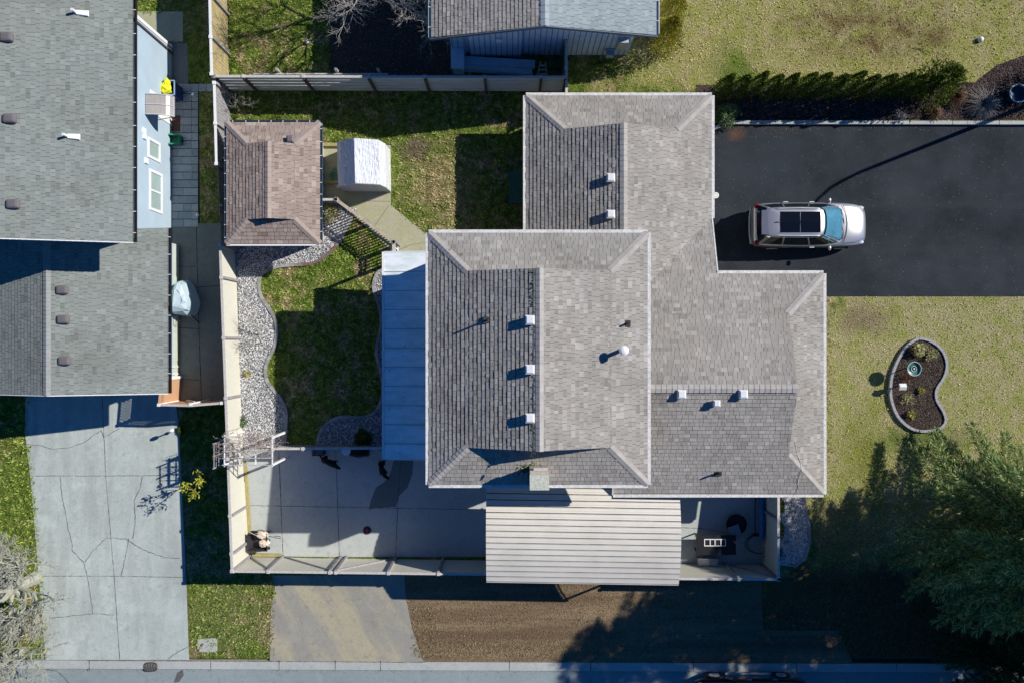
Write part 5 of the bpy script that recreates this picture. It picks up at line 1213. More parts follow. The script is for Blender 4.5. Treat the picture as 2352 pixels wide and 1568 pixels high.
# ================= street lamp (out of frame to the right, its curved shadow falls on the drive) =================
lp = thing('street_lamp', 'tall grey street lamp with a curved arm just past the right edge', 'street lamp', T(2416, 221))
x, y = T(2416, 221); MB().tube([(x, y, 0), (x, y, 3), (x, y, 6.4)], [.10, .09, .075], 12).build('pole', metalw, lp)
P = [(x, y, 6.4), (x - .05, y - .08, 6.9), (x - .2, y - .25, 7.25), (x - .45, y - .6, 7.45), (x - .75, y - 1.0, 7.5)]; MB().tube(P, [.075, .07, .065, .055, .05], 10).build('arm', metalw, lp); MB().blobm((x - .85, y - 1.15, 7.48), (.16, .26, .08), 0, 10, 6).build('lamp_head', metalw, lp)
# ================= kidney bed ornaments =================
x, y = T(2076, 845); bb_ = thing('bird_bath', 'green ringed bird bath dish on a thin stand in the kidney shaped bed', 'bird bath', (x, y), .08)
MB().lathe(x, y, [(.28, .86), (.30, .93), (.27, .94), (.25, .89), (.14, .86), (.0, .86)], 28).build('dish', M('verdigris_dish', (.05, .16, .15), .35, .2, 10), bb_); mb = MB()
for r in (.29, .115): mb.tube([(x + r * math.cos(t), y + r * math.sin(t), .945 if r > .2 else .90) for t in [i * 2 * math.pi / 28 for i in range(29)]], .016, 5)
mb.build('rim', M('pale_green_rim', (.45, .58, .52), .4), bb_); MB().tube([(x, y, .08), (x, y, .86)], .022, 8).build('stand', black, bb_); MB().lathe(x, y, [(.05, .86), (.045, .92), (0, .94)], 10).build('knob', M('pale_knob', (.5, .6, .56), .4), bb_)
x, y = T(2058, 886); ld = thing('garden_lantern', 'small white roofed lantern on a post at the west side of the kidney bed', 'lantern', (x, y), .08)
MB().box(x - .09, x + .09, y - .09, y + .09, .45, .62).build('body', M('lantern_grey', (.3, .34, .34), .5), ld); MB().add([(x - .15, y - .14, .62), (x + .15, y - .14, .62), (x + .15, y + .14, .62), (x - .15, y + .14, .62), (x - .14, y, .72), (x + .14, y, .72)], [(0, 3, 2, 1), (0, 1, 5, 4), (2, 3, 4, 5), (1, 2, 5), (3, 0, 4)]).build('roof', white, ld); MB().tube([(x, y, .08), (x, y, .46)], .03, 8).build('post', black, ld)
# blue pot at the right edge
x, y = T(2325, 222); pt = thing('water_feature', 'blue rimmed round tub planter at the right edge of the mulch bed', 'planter', (x, y)); MB().lathe(x, y, [(.26, 0), (.36, .42), (.40, .45), (.38, .48), (.33, .46), (.28, .2), (0, .2)], 26).build('pot', M('blue_glaze', (.02, .07, .11), .35, .2, 6, spec=.6), pt); mb = MB(); mb.tube([(x + .385 * math.cos(t), y + .385 * math.sin(t), .475) for t in [i * 2 * math.pi / 26 for i in range(27)]], .02, 5); mb.build('rim', M('pale_rim', (.5, .6, .62), .3), pt)

for nm, ty in (('garden_cart', 1240), ('paper_sack', 1240), ('paper_sack.001', 1240), ('stick', 1240), ('frisbee', 1221), ('dog', 1058), ('dog.001', 1078), ('garden_chair', 1218), ('patio_table', 1246), ('tray_frame', 1246), ('tray_frame.001', 1246), ('box', 1290), ('planter', 1205), ('pool_cover_roll', 1190), ('garden_hose', 1252)):
    bpy.data.objects[nm].location.z += pz(ty)
# ================= grass =================
def inpoly(X, Y, poly):
    r = np.zeros(len(X), bool); n = len(poly)
    for i in range(n):
        x0, y0 = poly[i]; x1, y1 = poly[(i + 1) % n]
        if y0 == y1: continue
        c = ((y0 > Y) != (y1 > Y)) & (X < (x1 - x0) * (Y - y0) / (y1 - y0) + x0); r ^= c
    return r
def rect(x0, x1, y0, y1): return [(x0, y0), (x1, y0), (x1, y1), (x0, y1)]
EXC = [rect(757, 1045, -80, 203), rect(1233, 1580, 283, 700), rect(1413, 1808, 669, 1076), rect(1041, 1413, 600, 1035), rect(580, 744, 330, 556), rect(-200, 388, 105, 570), rect(-200, 403, 561, 868), rect(1040, 1440, -400, 128),
       [(60, 860), (405, 860), (404, 925), (411, 985), (428, 1340), (434, 1514), (105, 1514), (90, 1330), (70, 1095), (57, 990)], rect(384, 455, 196, 516), [(392, 513), (540, 513), (540, 925), (404, 925)], rect(292, 420, 27, 96), rect(368, 431, 96, 198),
       [(560, 1018), (1770, 1018), (1770, 1312), (560, 1290)], drive2, [(905, 1300), (1785, 1300), (1900, 1400), (1960, 1522), (974, 1524), (962, 1490), (946, 1440), (932, 1375)],
       [(735, 332), (900, 332), (900, 472), (982, 540), (992, 545), (992, 600), (905, 584), (775, 459), (735, 457)], rect(1590, 2900, 282, 682), rect(-900, 3500, 1513, 2000), gravA, gravB, gravC, kid,
       [(1600, 196), (2240, 190), (2262, 172), (2290, 150), (2352, 128), (2500, 90), (2500, 276), (1600, 276)]]
def tufts(name, label, regions, leafmat, seed, nb=4):
    """regions: (x0,x1,y0,y1,density per m2,height,width)"""
    r = np.random.default_rng(seed); C = []; Hh = []; Ww = []
    for x0, x1, y0, y1, den, h, wd in regions:
        n = int((x1 - x0) * (y1 - y0) / KX / KX * den); X = r.uniform(x0, x1, n); Y = r.uniform(y0, y1, n); m = np.ones(n, bool)
        for e in EXC: m &= ~inpoly(X, Y, e)
        X = X[m]; Y = Y[m]; Z = ground_z(X, Y); C.append(np.stack([(X - 1176) / KX, (784 - Y) / KX, Z], -1)); Hh.append(np.full(len(X), h)); Ww.append(np.full(len(X), wd))
    C = np.concatenate(C); Hh = np.concatenate(Hh); Ww = np.concatenate(Ww); n = len(C)
    C = np.repeat(C, nb, 0); Hh = np.repeat(Hh, nb) * r.uniform(.5, 1.5, n * nb); Ww = np.repeat(Ww, nb) * r.uniform(.6, 1.4, n * nb)
    a = r.uniform(0, 6.283, n * nb); C[:, :2] += r.normal(0, .018, (n * nb, 2)); lean = r.uniform(.3, 1.5, n * nb) * Hh
    d = np.stack([np.cos(a), np.sin(a), np.zeros_like(a)], -1); p = np.stack([-np.sin(a), np.cos(a), np.zeros_like(a)], -1)
    b0 = C - p * Ww[:, None] / 2; b1 = C + p * Ww[:, None] / 2; tip = C + d * lean[:, None]; tip[:, 2] += Hh
    mid = C + d * (lean * .45)[:, None]; mid[:, 2] += Hh * .7
    m0 = mid - p * Ww[:, None] * .42; m1 = mid + p * Ww[:, None] * .42
    V = np.stack([b0, b1, m1, m0, tip], 1).reshape(-1, 3); i = np.arange(n * nb) * 5
    F = np.concatenate([np.stack([i, i + 1, i + 2], -1), np.stack([i, i + 2, i + 3], -1), np.stack([i + 3, i + 2, i + 4], -1)])
    o = fastmesh(name, V, F, leafmat); return tag(o, label, 'grass', kind='stuff')
tufts('grass', 'short grass blades and clumps over the lawns', [
    (500, 1235, -40, 600, 105, .055, .022), (560, 930, 540, 1035, 105, .055, .022), (292, 372, -30, 27, 120, .06, .025), (452, 530, 100, 560, 60, .05, .02),
    (1290, 2360, -30, 290, 75, .032, .022), (1800, 2370, 670, 1530, 75, .028, .020), (-60, 110, 880, 1520, 90, .05, .022), (405, 640, 900, 1520, 100, .045, .022)], lawn_b, 3)
tufts('grass', 'taller ragged grass clumps scattered through the lawns', [(500, 1235, -40, 600, 4, .10, .022), (560, 930, 540, 1035, 4, .10, .022), (452, 530, 100, 560, 8, .1, .03), (1290, 2360, -30, 290, 2, .06, .02), (1800, 2370, 670, 1530, 1.5, .05, .02), (-60, 110, 880, 1520, 10, .1, .03), (405, 640, 900, 1520, 8, .09, .03)], lawn_b, 33, 9)
# coarse lumps of straw on the dirt, leaf litter
def scatter(name, label, cat, poly, n, size, mat, seed, z=0.0, flat=.6, exc=(), zfun=None):
    r = np.random.default_rng(seed); xs = [p[0] for p in poly]; ys = [p[1] for p in poly]
    X = r.uniform(min(xs), max(xs), n); Y = r.uniform(min(ys), max(ys), n); m = inpoly(X, Y, poly)
    for e in exc: m &= ~inpoly(X, Y, e)
    X = X[m]; Y = Y[m]; n = len(X); k = (HC - z) / HC
    C = np.stack([(X - 1176) / KX * k, (784 - Y) / KX * k, np.full(n, z)], -1)
    if zfun is not None: C[:, 2] = zfun(X, Y)
    S = r.uniform(size[0], size[1], n)
    ico = np.array([(0, 0, 1), (.9, 0, .35), (.28, .85, .35), (-.73, .53, .35), (-.73, -.53, .35), (.28, -.85, .35), (.73, .53, -.3), (-.28, .85, -.3), (-.9, 0, -.3), (-.28, -.85, -.3), (.73, -.53, -.3)])
    f = np.array([(0, 1, 2), (0, 2, 3), (0, 3, 4), (0, 4, 5), (0, 5, 1), (1, 6, 2), (2, 6, 7), (2, 7, 3), (3, 7, 8), (3, 8, 4), (4, 8, 9), (4, 9, 5), (5, 9, 10), (5, 10, 1), (1, 10, 6)])
    V = ico[None] * r.uniform(.65, 1.25, (n, 11, 1)); a = r.uniform(0, 6.28, n); st = r.uniform(.6, 1.0, n)
    x = V[..., 0] * S[:, None]; y = V[..., 1] * (S * st)[:, None]; zz = V[..., 2] * (S * flat)[:, None]
    ca, sa = np.cos(a)[:, None], np.sin(a)[:, None]
    V = np.stack([x * ca - y * sa, x * sa + y * ca, zz], -1) + C[:, None, :]
    F = (f[None] + (np.arange(n) * 11)[:, None, None]).reshape(-1, 3)
    return tag(fastmesh(name, V.reshape(-1, 3), F, mat), label, cat, kind='stuff')
scatter('gravel', 'pale grey loose gravel filling the bed along the cream fence', 'gravel', gravA, 36000, (.018, .045), stone_m, 5, .045)
scatter('gravel', 'grey gravel in the shade by the patio cover', 'gravel', gravB, 9000, (.018, .04), stone_m, 6, .045)
scatter('gravel', 'dark blue looking gravel below the house corner', 'gravel', gravC, 9000, (.018, .04), stone_m, 8, .045)
clod = leafm('dirt_clods', (.13, .09, .05), (.27, .20, .115), (.42, .34, .20))
dirtp = [(925, 1300), (1785, 1300), (1900, 1400), (1960, 1516), (974, 1518), (962, 1490), (946, 1440), (932, 1375)]
r_ = np.random.default_rng(1)
scatter('dirt_clods', 'dry clods and thatch on the bare brown strip', 'dirt', dirtp, 26000, (.008, .028), clod, 9, LOW + .01, .5)
tufts_exc = EXC; EXC = []
strawm = leafm('straw_blades', (.20, .15, .07), (.42, .34, .17), (.60, .52, .30))
tufts('dry_grass', 'straw coloured dry grass along the edges of the dirt strip', [(946, 1000, 1395, 1515, 120, .05, .02), (990, 1500, 1478, 1514, 150, .04, .02), (1000, 1900, 1424, 1436, 90, .03, .02), (960, 1950, 1380, 1514, 22, .03, .02), (606, 628, 1350, 1512, 90, .05, .02), (430, 436, 1345, 1512, 60, .04, .02), (1893, 1910, 685, 1090, 80, .04, .02)], strawm, 12)
chip = leafm('bark_chips', (.03, .018, .015), (.085, .055, .048), (.30, .25, .23))
scatter('bark_chips', 'bark chips over the long mulch bed by the drive', 'mulch', [(1640, 196), (2240, 190), (2262, 172), (2290, 150), (2352, 128), (2400, 90), (2400, 274), (1640, 274)], 26000, (.012, .035), chip, 13, .03, .35)
scatter('bark_chips', 'bark chips and pebbles in the kidney shaped bed', 'mulch', kid, 6500, (.01, .03), leafm('dark_chips', (.03, .022, .016), (.08, .06, .045), (.30, .27, .22)), 14, .09, .35)
# ================= foliage makers =================
def leaves(name, C, D, L, Wd, mat, parent, seed=0, up=.3):
    """thin leaf triangles+quads: centres C, directions D"""
    r = np.random.default_rng(seed); n = len(C); D = D / np.maximum(1e-6, np.linalg.norm(D, axis=1))[:, None]
    R = r.normal(0, 1, (n, 3)); P = np.cross(D, R); P /= np.maximum(1e-6, np.linalg.norm(P, axis=1))[:, None]
    L = L[:, None]; Wd = Wd[:, None]
    V = np.stack([C, C + D * L * .5 + P * Wd / 2, C + D * L, C + D * L * .5 - P * Wd / 2], 1).reshape(-1, 3)
    i = np.arange(n) * 4; F = np.stack([i, i + 1, i + 2, i + 3], -1)
    return fastmesh(name, V, F, mat, parent)
def cedar(name, label, tx, ty, H, R, seed, mat, nb=150, z=0.0, dens=1.0, t0=.10, pw=.8):
    r = np.random.default_rng(seed); random.seed(seed); x, y = T(tx, ty); t = thing(name, label, 'tree', (x, y), z)
    MB().tube([(x, y, z - .1), (x, y, z + H * .5), (x, y, z + H * .97)], [.26, .15, .02], 10).build('trunk', barkd, t)
    CC = []; DD = []; LL = []; WW = []; bm = MB()
    for i in range(nb):
        u = t0 + (.98 - t0) * ((i + .5) / nb) ** .9; az = i * 2.39996 + r.normal(0, .25); ln = R * (1 - u) ** pw * r.uniform(.6, 1.18) + .25; zb = H * u
        n = max(6, int(ln / .085)); dx, dy = math.cos(az), math.sin(az); pts = []
        rise = r.uniform(.05, .3); droop = r.uniform(.25, .55); curl = r.normal(0, .18)
        for k in range(n + 1):
            s = k / n; rr = ln * s; a2 = az + curl * s; pts.append(np.array([x + math.cos(a2) * rr, y + math.sin(a2) * rr, z + zb + rise * rr - droop * ln * s ** 2.2 + .14 * ln * max(0, s - .8)]))
        bm.tube([Vector(p) for p in pts[::3]], [max(.006, .045 * (1 - j / max(1, len(pts[::3]) - 1)) * ln / R + .004) for j in range(len(pts[::3]))], 4, False)
        for k in range(1, n + 1):
            s = k / n
            if s < .22: continue
            p = pts[k]; dr = pts[k] - pts[k - 1]; dr = dr / np.linalg.norm(dr)
            if s > .45 and k % 2 == 0:
                m = 4; dd = dr + r.normal(0, .30, (m, 3)) + np.array([0, 0, .45]); CC.append(p + r.normal(0, .10, (m, 3)) + np.array([0, 0, .06])); DD.append(dd); LL.append(r.uniform(.22, .45, m)); WW.append(r.uniform(.014, .026, m))
            sd = np.array([-dr[1], dr[0], 0]); sd /= max(1e-6, np.linalg.norm(sd))
            for sg in (-1, 1):
                tl = (.50 * (1 - s) + .16) * r.uniform(.6, 1.2) * min(1, ln / 1.6) ** .5; m = max(2, int(14 * dens))
                td = dr * .75 + sd * sg * r.uniform(.5, .95) + np.array([0, 0, r.uniform(-.28, .12)]); td /= np.linalg.norm(td)
                q = r.uniform(0, 1, m)[:, None]; c = p + td * tl * q; dd = td + r.normal(0, .32, (m, 3)) + np.array([0, 0, .10])
                CC.append(c); DD.append(dd); LL.append(r.uniform(.12, .28, m)); WW.append(r.uniform(.016, .034, m))
    leaves('crown', np.concatenate(CC), np.concatenate(DD), np.concatenate(LL), np.concatenate(WW), mat, t, seed); bm.build('branch', barkd, t)
    return t
cedar('cedar_tree', 'large feathery green cedar at the lower right, nearest the kidney bed', 2228, 1188, 13.2, 4.4, 21, leaf_con, 290, 0, 1.4, .08, .52)
cedar('cedar_tree', 'darker cedar cut by the right edge at the lower right corner', 2440, 1330, 13.5, 4.6, 22, leaf_con, 200, LOW, 1.2, .06, .66)
cedar('cedar_tree', 'dark drooping cedar at the bottom edge beside the kerb, right of the black car', 2290, 1500, 9.0, 3.6, 24, leaf_con2, 200, LOW, 1.1, .06, .7)
# hedge of arborvitae
def shrub(name, label, cat, tx, ty, rad, h, n, mat, seed, z=0.0, group=None, shape='egg', L=(.05, .12), Wd=(.02, .05), stem=True, shell=.55, upb=.7):
    r = np.random.default_rng(seed); x, y = T(tx, ty); t = thing(name, label, cat, (x, y), z, group)
    if shape == 'cone':
        u = r.uniform(0.02, 1, n); rr = rad * np.clip((1 - u) * 1.5 + .10, 0, 1) ** .8 * r.uniform(shell, 1.12, n); zz = u * h
    else:
        v = r.normal(0, 1, (n, 3)); v /= np.linalg.norm(v, axis=1)[:, None]; v[:, 2] = np.abs(v[:, 2]) ; q = r.uniform(shell, 1.1, n); 
        a = np.arctan2(v[:, 1], v[:, 0]); rr = rad * q * np.hypot(v[:, 0], v[:, 1]) * (1 + .18 * np.sin(3 * a + seed) + .1 * np.sin(5 * a)); zz = h * (.12 + .88 * v[:, 2] * q)
        C = np.stack([x + rr * np.cos(a), y + rr * np.sin(a), z + zz], -1)
    if shape == 'cone':
        a = r.uniform(0, 6.283, n); lob = 1 + .14 * np.sin(4 * a + seed) + .1 * np.sin(9 * a + zz * 6); C = np.stack([x + rr * lob * np.cos(a), y + rr * lob * np.sin(a), z + zz], -1)
    D = np.stack([np.cos(a) * .6, np.sin(a) * .6, np.full(n, upb)], -1) + r.normal(0, .35, (n, 3))
    leaves('foliage', C, D, r.uniform(L[0], L[1], n), r.uniform(Wd[0], Wd[1], n), mat, t, seed)
    if stem: MB().tube([(x, y, z - .02), (x, y, z + h * .6)], [.03, .01], 6).build('stem', barkd, t)
    return t
n_h = 14
for i in range(n_h):
    px = 1684 + (2168 - 1684) * i / (n_h - 1); zt_ = 2.5; k = (HC - zt_) / HC
    lab = 'clipped arborvitae in the hedge row, ' + (['leftmost of the row, nearest the house', 'second from the left end', 'third from the left end', 'fourth from the left end', 'fifth from the left end', 'sixth from the left end', 'seventh from the left end',
           'seventh from the right, before the tallest', 'sixth from the right end', 'fifth from the right end', 'fourth from the right end', 'third from the right end', 'second from the right, beside the spreading one', 'last clipped one beside the spreading one'][i])
    if i == n_h - 1: lab = 'clipped arborvitae touching the wider spreading conifer at the hedge end'
    if i == 12: lab = 'clipped arborvitae one place left of the last clipped one'
    if i == 7: lab = 'clipped arborvitae in the hedge row, eighth from the left end'
    shrub('arborvitae', lab, 'shrub', 1176 + (px - 1176) * k, 784 - (784 - 174 - random.uniform(-3, 3)) * k, (.29 + .03 * math.sin(i * 2.7)), 2.62 + .14 * math.sin(i * 4.1), 3000, leaf_arb, 100 + i, 0, 'arborvitae hedge row', 'cone', (.05, .10), (.03, .055), shell=.6)
shrub('arborvitae', 'wider spreading conifer at the right end of the hedge row', 'shrub', 2130, 206, .85, 2.5, 3800, leaf_arb, 140, 0, None, 'cone', (.08, .2), (.03, .06), shell=.3)
shrub('juniper', 'dark conifer half outside the frame at the top right mulch bed', 'shrub', 2405, 188, .85, 2.6, 2600, leaf_con2, 141, 0, None, 'cone', (.08, .2), (.03, .05), shell=.3)
shrub('golden_conifer', 'golden yellow green conifer beside the blue house', 'shrub', 1520, 105, .62, 3.0, 7000, leaf_yel, 142, 0, None, 'cone', (.05, .12), (.02, .05), shell=.25)
shrub('golden_conifer', 'golden conifer at the very top edge beside the blue house', 'shrub', 1530, 45, .60, 3.2, 6000, leaf_yel, 143, 0, None, 'cone', (.05, .12), (.02, .05), shell=.25)
shrub('leafy_shrub', 'round leafy shrub with pale green leaves at the house corner by the hedge', 'shrub', 1664, 268, .50, .75, 2200, leaf_sh, 144)
shrub('shed_shrub', 'small yellow green leafed shrub in gravel beside the shed', 'shrub', 760, 492, .36, .55, 700, leaf_ye, 145, Wd=(.03, .05))
shrub('fern', 'green brown weedy clump against the cream fence below the arbor', 'plant', 556, 968, .22, .3, 500, leaf_sh, 146)
shrub('round_bush', 'dark round clipped bush in the shaded gravel behind the picket fence', 'shrub', 836, 1003, .33, .5, 1400, leaf_arb, 147)
shrub('evergreen_bush', 'dark bush by the short cream fence, uppermost of the three', 'shrub', 1778, 1155, .33, .6, 1300, leaf_arb, 148, group='bushes below the house corner')
shrub('evergreen_bush', 'dark bush by the short cream fence, middle of the three', 'shrub', 1778, 1212, .33, .6, 1300, leaf_arb, 149, group='bushes below the house corner')
shrub('evergreen_bush', 'dark bush by the short cream fence, lowest of the three', 'shrub', 1776, 1268, .28, .5, 1000, leaf_con2, 150, group='bushes below the house corner')
shrub('flowering_plant', 'pale yellow flowering plant at the top of the kidney bed, largest there', 'plant', 2104, 802, .26, .45, 420, leaf_ye, 151, .08, Wd=(.04, .07))
shrub('flowering_plant', 'looser pale yellow plant right of the largest one in the kidney bed', 'plant', 2132, 812, .28, .35, 230, leaf_ye, 152, .08, Wd=(.03, .05), shell=.2)
shrub('flowering_plant', 'small bright yellow plant in the middle of the kidney bed', 'plant', 2112, 896, .12, .2, 110, leaf_yp, 153, .08, Wd=(.04, .06))
shrub('flowering_plant', 'straggly yellow plant left of centre in the kidney bed', 'plant', 2080, 912, .30, .25, 170, leaf_ye, 154, .08, Wd=(.025, .045), shell=.1)
shrub('flowering_plant', 'small yellow plant near the bottom of the kidney bed', 'plant', 2088, 950, .15, .22, 140, leaf_yp, 155, .08, Wd=(.04, .06))
shrub('red_twig_plant', 'rusty red twiggy plant below the bird bath', 'plant', 2078, 864, .32, .3, 350, leaf_red, 156, .08, Wd=(.008, .014), L=(.08, .18), shell=.1)
shrub('yellow_seedling', 'tiny yellow plant alone in the pale gravel bed', 'plant', 571, 857, .12, .15, 90, leaf_yp, 157, .04, Wd=(.03, .05))
shrub('weed', 'strip of green weeds on the driveway edge beside the garden lamp', 'plant', 412, 990, .14, .15, 400, leaf_arb, 158, LOW, stem=False)
shrub('ivy', 'bright green ivy clump behind the north west corner of the shed', 'plant', 575, 296, .35, .25, 1200, leaf_sh, 159, stem=False); shrub('ivy', 'green leafy ground cover north of the shed middle', 'plant', 640, 297, .55, .15, 900, leaf_arb, 160, stem=False)
litter = leafm('leaf_litter', (.10, .05, .02), (.25, .16, .08), (.50, .42, .30))
scatter('leaf_litter', 'fallen leaves and grit along the upper edge of the black driveway', 'leaves', [(1645, 288), (2360, 288), (2360, 300), (1900, 303), (1645, 330)], 900, (.008, .022), litter, 61, .02, .3)
scatter('leaf_litter', 'grit and leaves blown over the black driveway', 'leaves', rect(1645, 2370, 288, 678), 700, (.006, .016), litter, 62, .02, .3)
scatter('leaf_litter', 'leaf crumbs and dirt along the foot of the cracked driveway', 'leaves', [(60, 1000), (75, 1000), (118, 1510), (434, 1505), (434, 1512), (100, 1512)], 900, (.008, .02), litter, 63, LOW + .02, .3)
scatter('leaf_litter', 'leaf crumbs in the gutter beside the kerb', 'leaves', [(-10, 1533), (2360, 1542), (2360, 1548), (-10, 1541)], 1600, (.006, .018), litter, 64, LOW - .05, .3)
scatter('leaf_litter', 'dead leaves on the dark bare soil under the bare tree', 'leaves', rect(760, 1040, -20, 198), 2500, (.012, .03), litter, 65, .02, .3)
def tuftplant(name, label, tx, ty, rad, h, n, mat, seed, z=0.0):
    r = np.random.default_rng(seed); x, y = T(tx, ty); t = thing(name, label, 'plant', (x, y), z); bm = MB(); random.seed(seed)
    for i in range(n):
        a = r.uniform(0, 6.28); ln = rad * r.uniform(.5, 1.15); p = [(x + r.normal(0, .06), y + r.normal(0, .06), z)]
        b = a + r.normal(0, .35); p.append((x + math.cos(a) * ln * .45, y + math.sin(a) * ln * .45, z + h * r.uniform(.6, 1))); p.append((x + math.cos(a) * ln * .45 + math.cos(b) * ln * .55, y + math.sin(a) * ln * .45 + math.sin(b) * ln * .55, z + h * r.uniform(.2, .7)))
        bm.tube(p, [.008, .006, .003], 3, False)
    bm.build('stem', mat, t); return t
strawp = M('bleached_stems', (.50, .47, .42), .8, .3, 8); brownp = M('brown_stems', (.20, .11, .06), .85, .3, 8)
tuftplant('ornamental_grass', 'large bleached clump of twigs in the mulch bed near the blue tub', 2252, 244, .85, .5, 300, M('dull_stems', (.30, .28, .25), .8, .4, 8), 171)
tuftplant('ornamental_grass', 'reddish brown dry clump between hedge end and the bleached one', 2190, 226, .55, .45, 260, brownp, 172)
tuftplant('ornamental_grass', 'brown dry clump near the concrete border, left of the others', 2140, 262, .42, .35, 220, brownp, 173)
tuftplant('dry_grass_clump', 'dry brown stems between the blue house and the golden conifers', 1488, 82, .7, .6, 160, brownp, 174)
tuftplant('low_twigs', 'small dry twigs sunlit below the hedge shadow near the concrete border', 2065, 285 - 18, .35, .2, 60, strawp, 175)
# ================= bare trees =================
def bare_tree(name, label, tx, ty, z, trunk_h, r0, levels, spread, mat, seed, ln0=1.2, lean=(0, 0), nchild=4, up=.25, cat='tree', tr=None):
    random.seed(seed); x, y = T(tx, ty); t = thing(name, label, cat, (x, y), z); tb_ = MB(); bm = MB()
    top = Vector((x + lean[0], y + lean[1], z + trunk_h)); tb_.tube([(x, y, z - .05), (x + lean[0] * .4, y + lean[1] * .4, z + trunk_h * .5), top], [r0, r0 * .85, r0 * .75], 8)
    def grow(p, d, ln, r, lv):
        pts = [p]; q = p.copy(); dd = d.copy(); n = 4
        for k in range(n):
            dd = (dd + Vector((random.uniform(-1, 1), random.uniform(-1, 1), random.uniform(-.7, .8) + up * .3)) * spread * .45).normalized(); q = q + dd * ln / n; pts.append(q.copy())
            if lv > 0 and k >= 1 and random.random() < .85: grow(q.copy(), (dd + Vector((random.uniform(-1, 1), random.uniform(-1, 1), random.uniform(-.5, .9))) * .9).normalized(), ln * random.uniform(.5, .75), r * .55, lv - 1)
        bm.tube(pts, [r * (1 - .16 * k) for k in range(n + 1)], 4 if lv < 2 else 6, False)
        if lv > 0:
            for _ in range(2): grow(q.copy(), (dd + Vector((random.uniform(-1, 1), random.uniform(-1, 1), random.uniform(-.4, .7))) * .6).normalized(), ln * random.uniform(.55, .8), r * .5, lv - 1)
    for i in range(nchild):
        a = i * 6.283 / nchild + random.uniform(-.5, .5); h = random.uniform(.6, 1); p = Vector((x, y, z)).lerp(top, h)
        grow(p, Vector((math.cos(a), math.sin(a), up + random.uniform(0, .6))).normalized(), ln0 * random.uniform(.8, 1.2), r0 * .42, levels)
    tb_.build('trunk', tr or mat, t); bm.build('branch', mat, t); return t
bare_tree('bare_tree', 'bare leafless tree with pale twigs at the top edge left of the blue house', 900, -5, 0, 2.8, .14, 4, .8, barkm, 31, 1.7, (0, .1), 9, .5)
bare_tree('bare_tree', 'pale cut stump tree with dense bare twigs at the lower left edge', 72, 1330, LOW, 1.75, .30, 4, 1.0, bark_l, 35, 1.15, (0, 0), 11, .12)
bare_tree('bare_tree', 'second bare twiggy tree at the bottom left corner over the kerb', 40, 1500, LOW, 1.3, .16, 4, 1.0, bark_l, 37, 1.1, (0, 0), 9, .1)
bare_tree('bare_sapling', 'thin bare rose bush in the gravel against the cream fence', 600, 768, .03, .12, .03, 2, .5, barkm, 41, .75, (0, 0), 7, 1.1)
bare_tree('bare_sapling', 'curly bare shrub in the shade by the weathered fence', 552, 240, 0, .4, .03, 3, .9, barkm, 43, .55, (0, 0), 4, .5)
# pollard knuckles
x, y = T(72, 1330); random.seed(5); mb = MB()
for i in range(9): a = random.uniform(0, 6.28); rr = random.uniform(.1, .6); mb.blobm((x + rr * math.cos(a), y + rr * math.sin(a), LOW + random.uniform(1.4, 1.8)), (random.uniform(.12, .28), random.uniform(.12, .22), .14), .3, 8, 5)
st_ = bpy.data.objects['bare_tree.001']; mb.build('pollard_knuckle', bark_l, st_)
# young tree with yellow leaves
x, y = G(443, 1112, 1.3); t = thing('young_tree', 'young tree with bright yellow green leaves beside the cracked driveway', 'tree', (x, y), LOW); r = np.random.default_rng(50); C = []; D = []; bm = MB(); random.seed(6)
for k in range(11):
    a = random.uniform(0, 6.28); e = Vector((x + .42 * math.cos(a) * random.uniform(.4, 1), y + .62 * math.sin(a) * random.uniform(.4, 1), random.uniform(1.1, 1.9))); bm.tube([(x, y, .7), ((x + e.x) / 2, (y + e.y) / 2, 1.15), e], [.012, .009, .005], 4, False)
    for m in range(16): C.append([e.x + random.gauss(0, .07), e.y + random.gauss(0, .07), e.z + random.gauss(0, .05)]); aa = random.uniform(0, 6.28); D.append([math.cos(aa), math.sin(aa), random.uniform(-.2, .5)])
bm.tube([(x + .02, y, LOW), (x, y, .7)], [.022, .015], 6); bm.build('trunk', barkd, t); C = np.array(C); D = np.array(D); leaves('crown', C, D, r.uniform(.10, .17, len(C)), r.uniform(.05, .08, len(C)), leafm('lime_leaves', (.36, .38, .03), (.55, .55, .06), (.72, .68, .15)), t, 2)
# fallen leaf litter in shade by the N fence etc. trellis whose shadow falls on the driveway
tl = thing('trellis', 'small ladder like trellis on the outer side of the cream fence', 'trellis', T(535, 1040)); x, y = T(537, 1030); mb = MB()
for dy in (-.5, 0, .5): mb.bar((x - .05, y + dy, .1), (x - .05, y + dy, 2.35), .05, .04)
for i in range(7): mb.bar((x - .06, y - .5, .6 + .27 * i), (x - .06, y + .5, .6 + .27 * i), .03, .04)
mb.build('slat', greyw, tl)

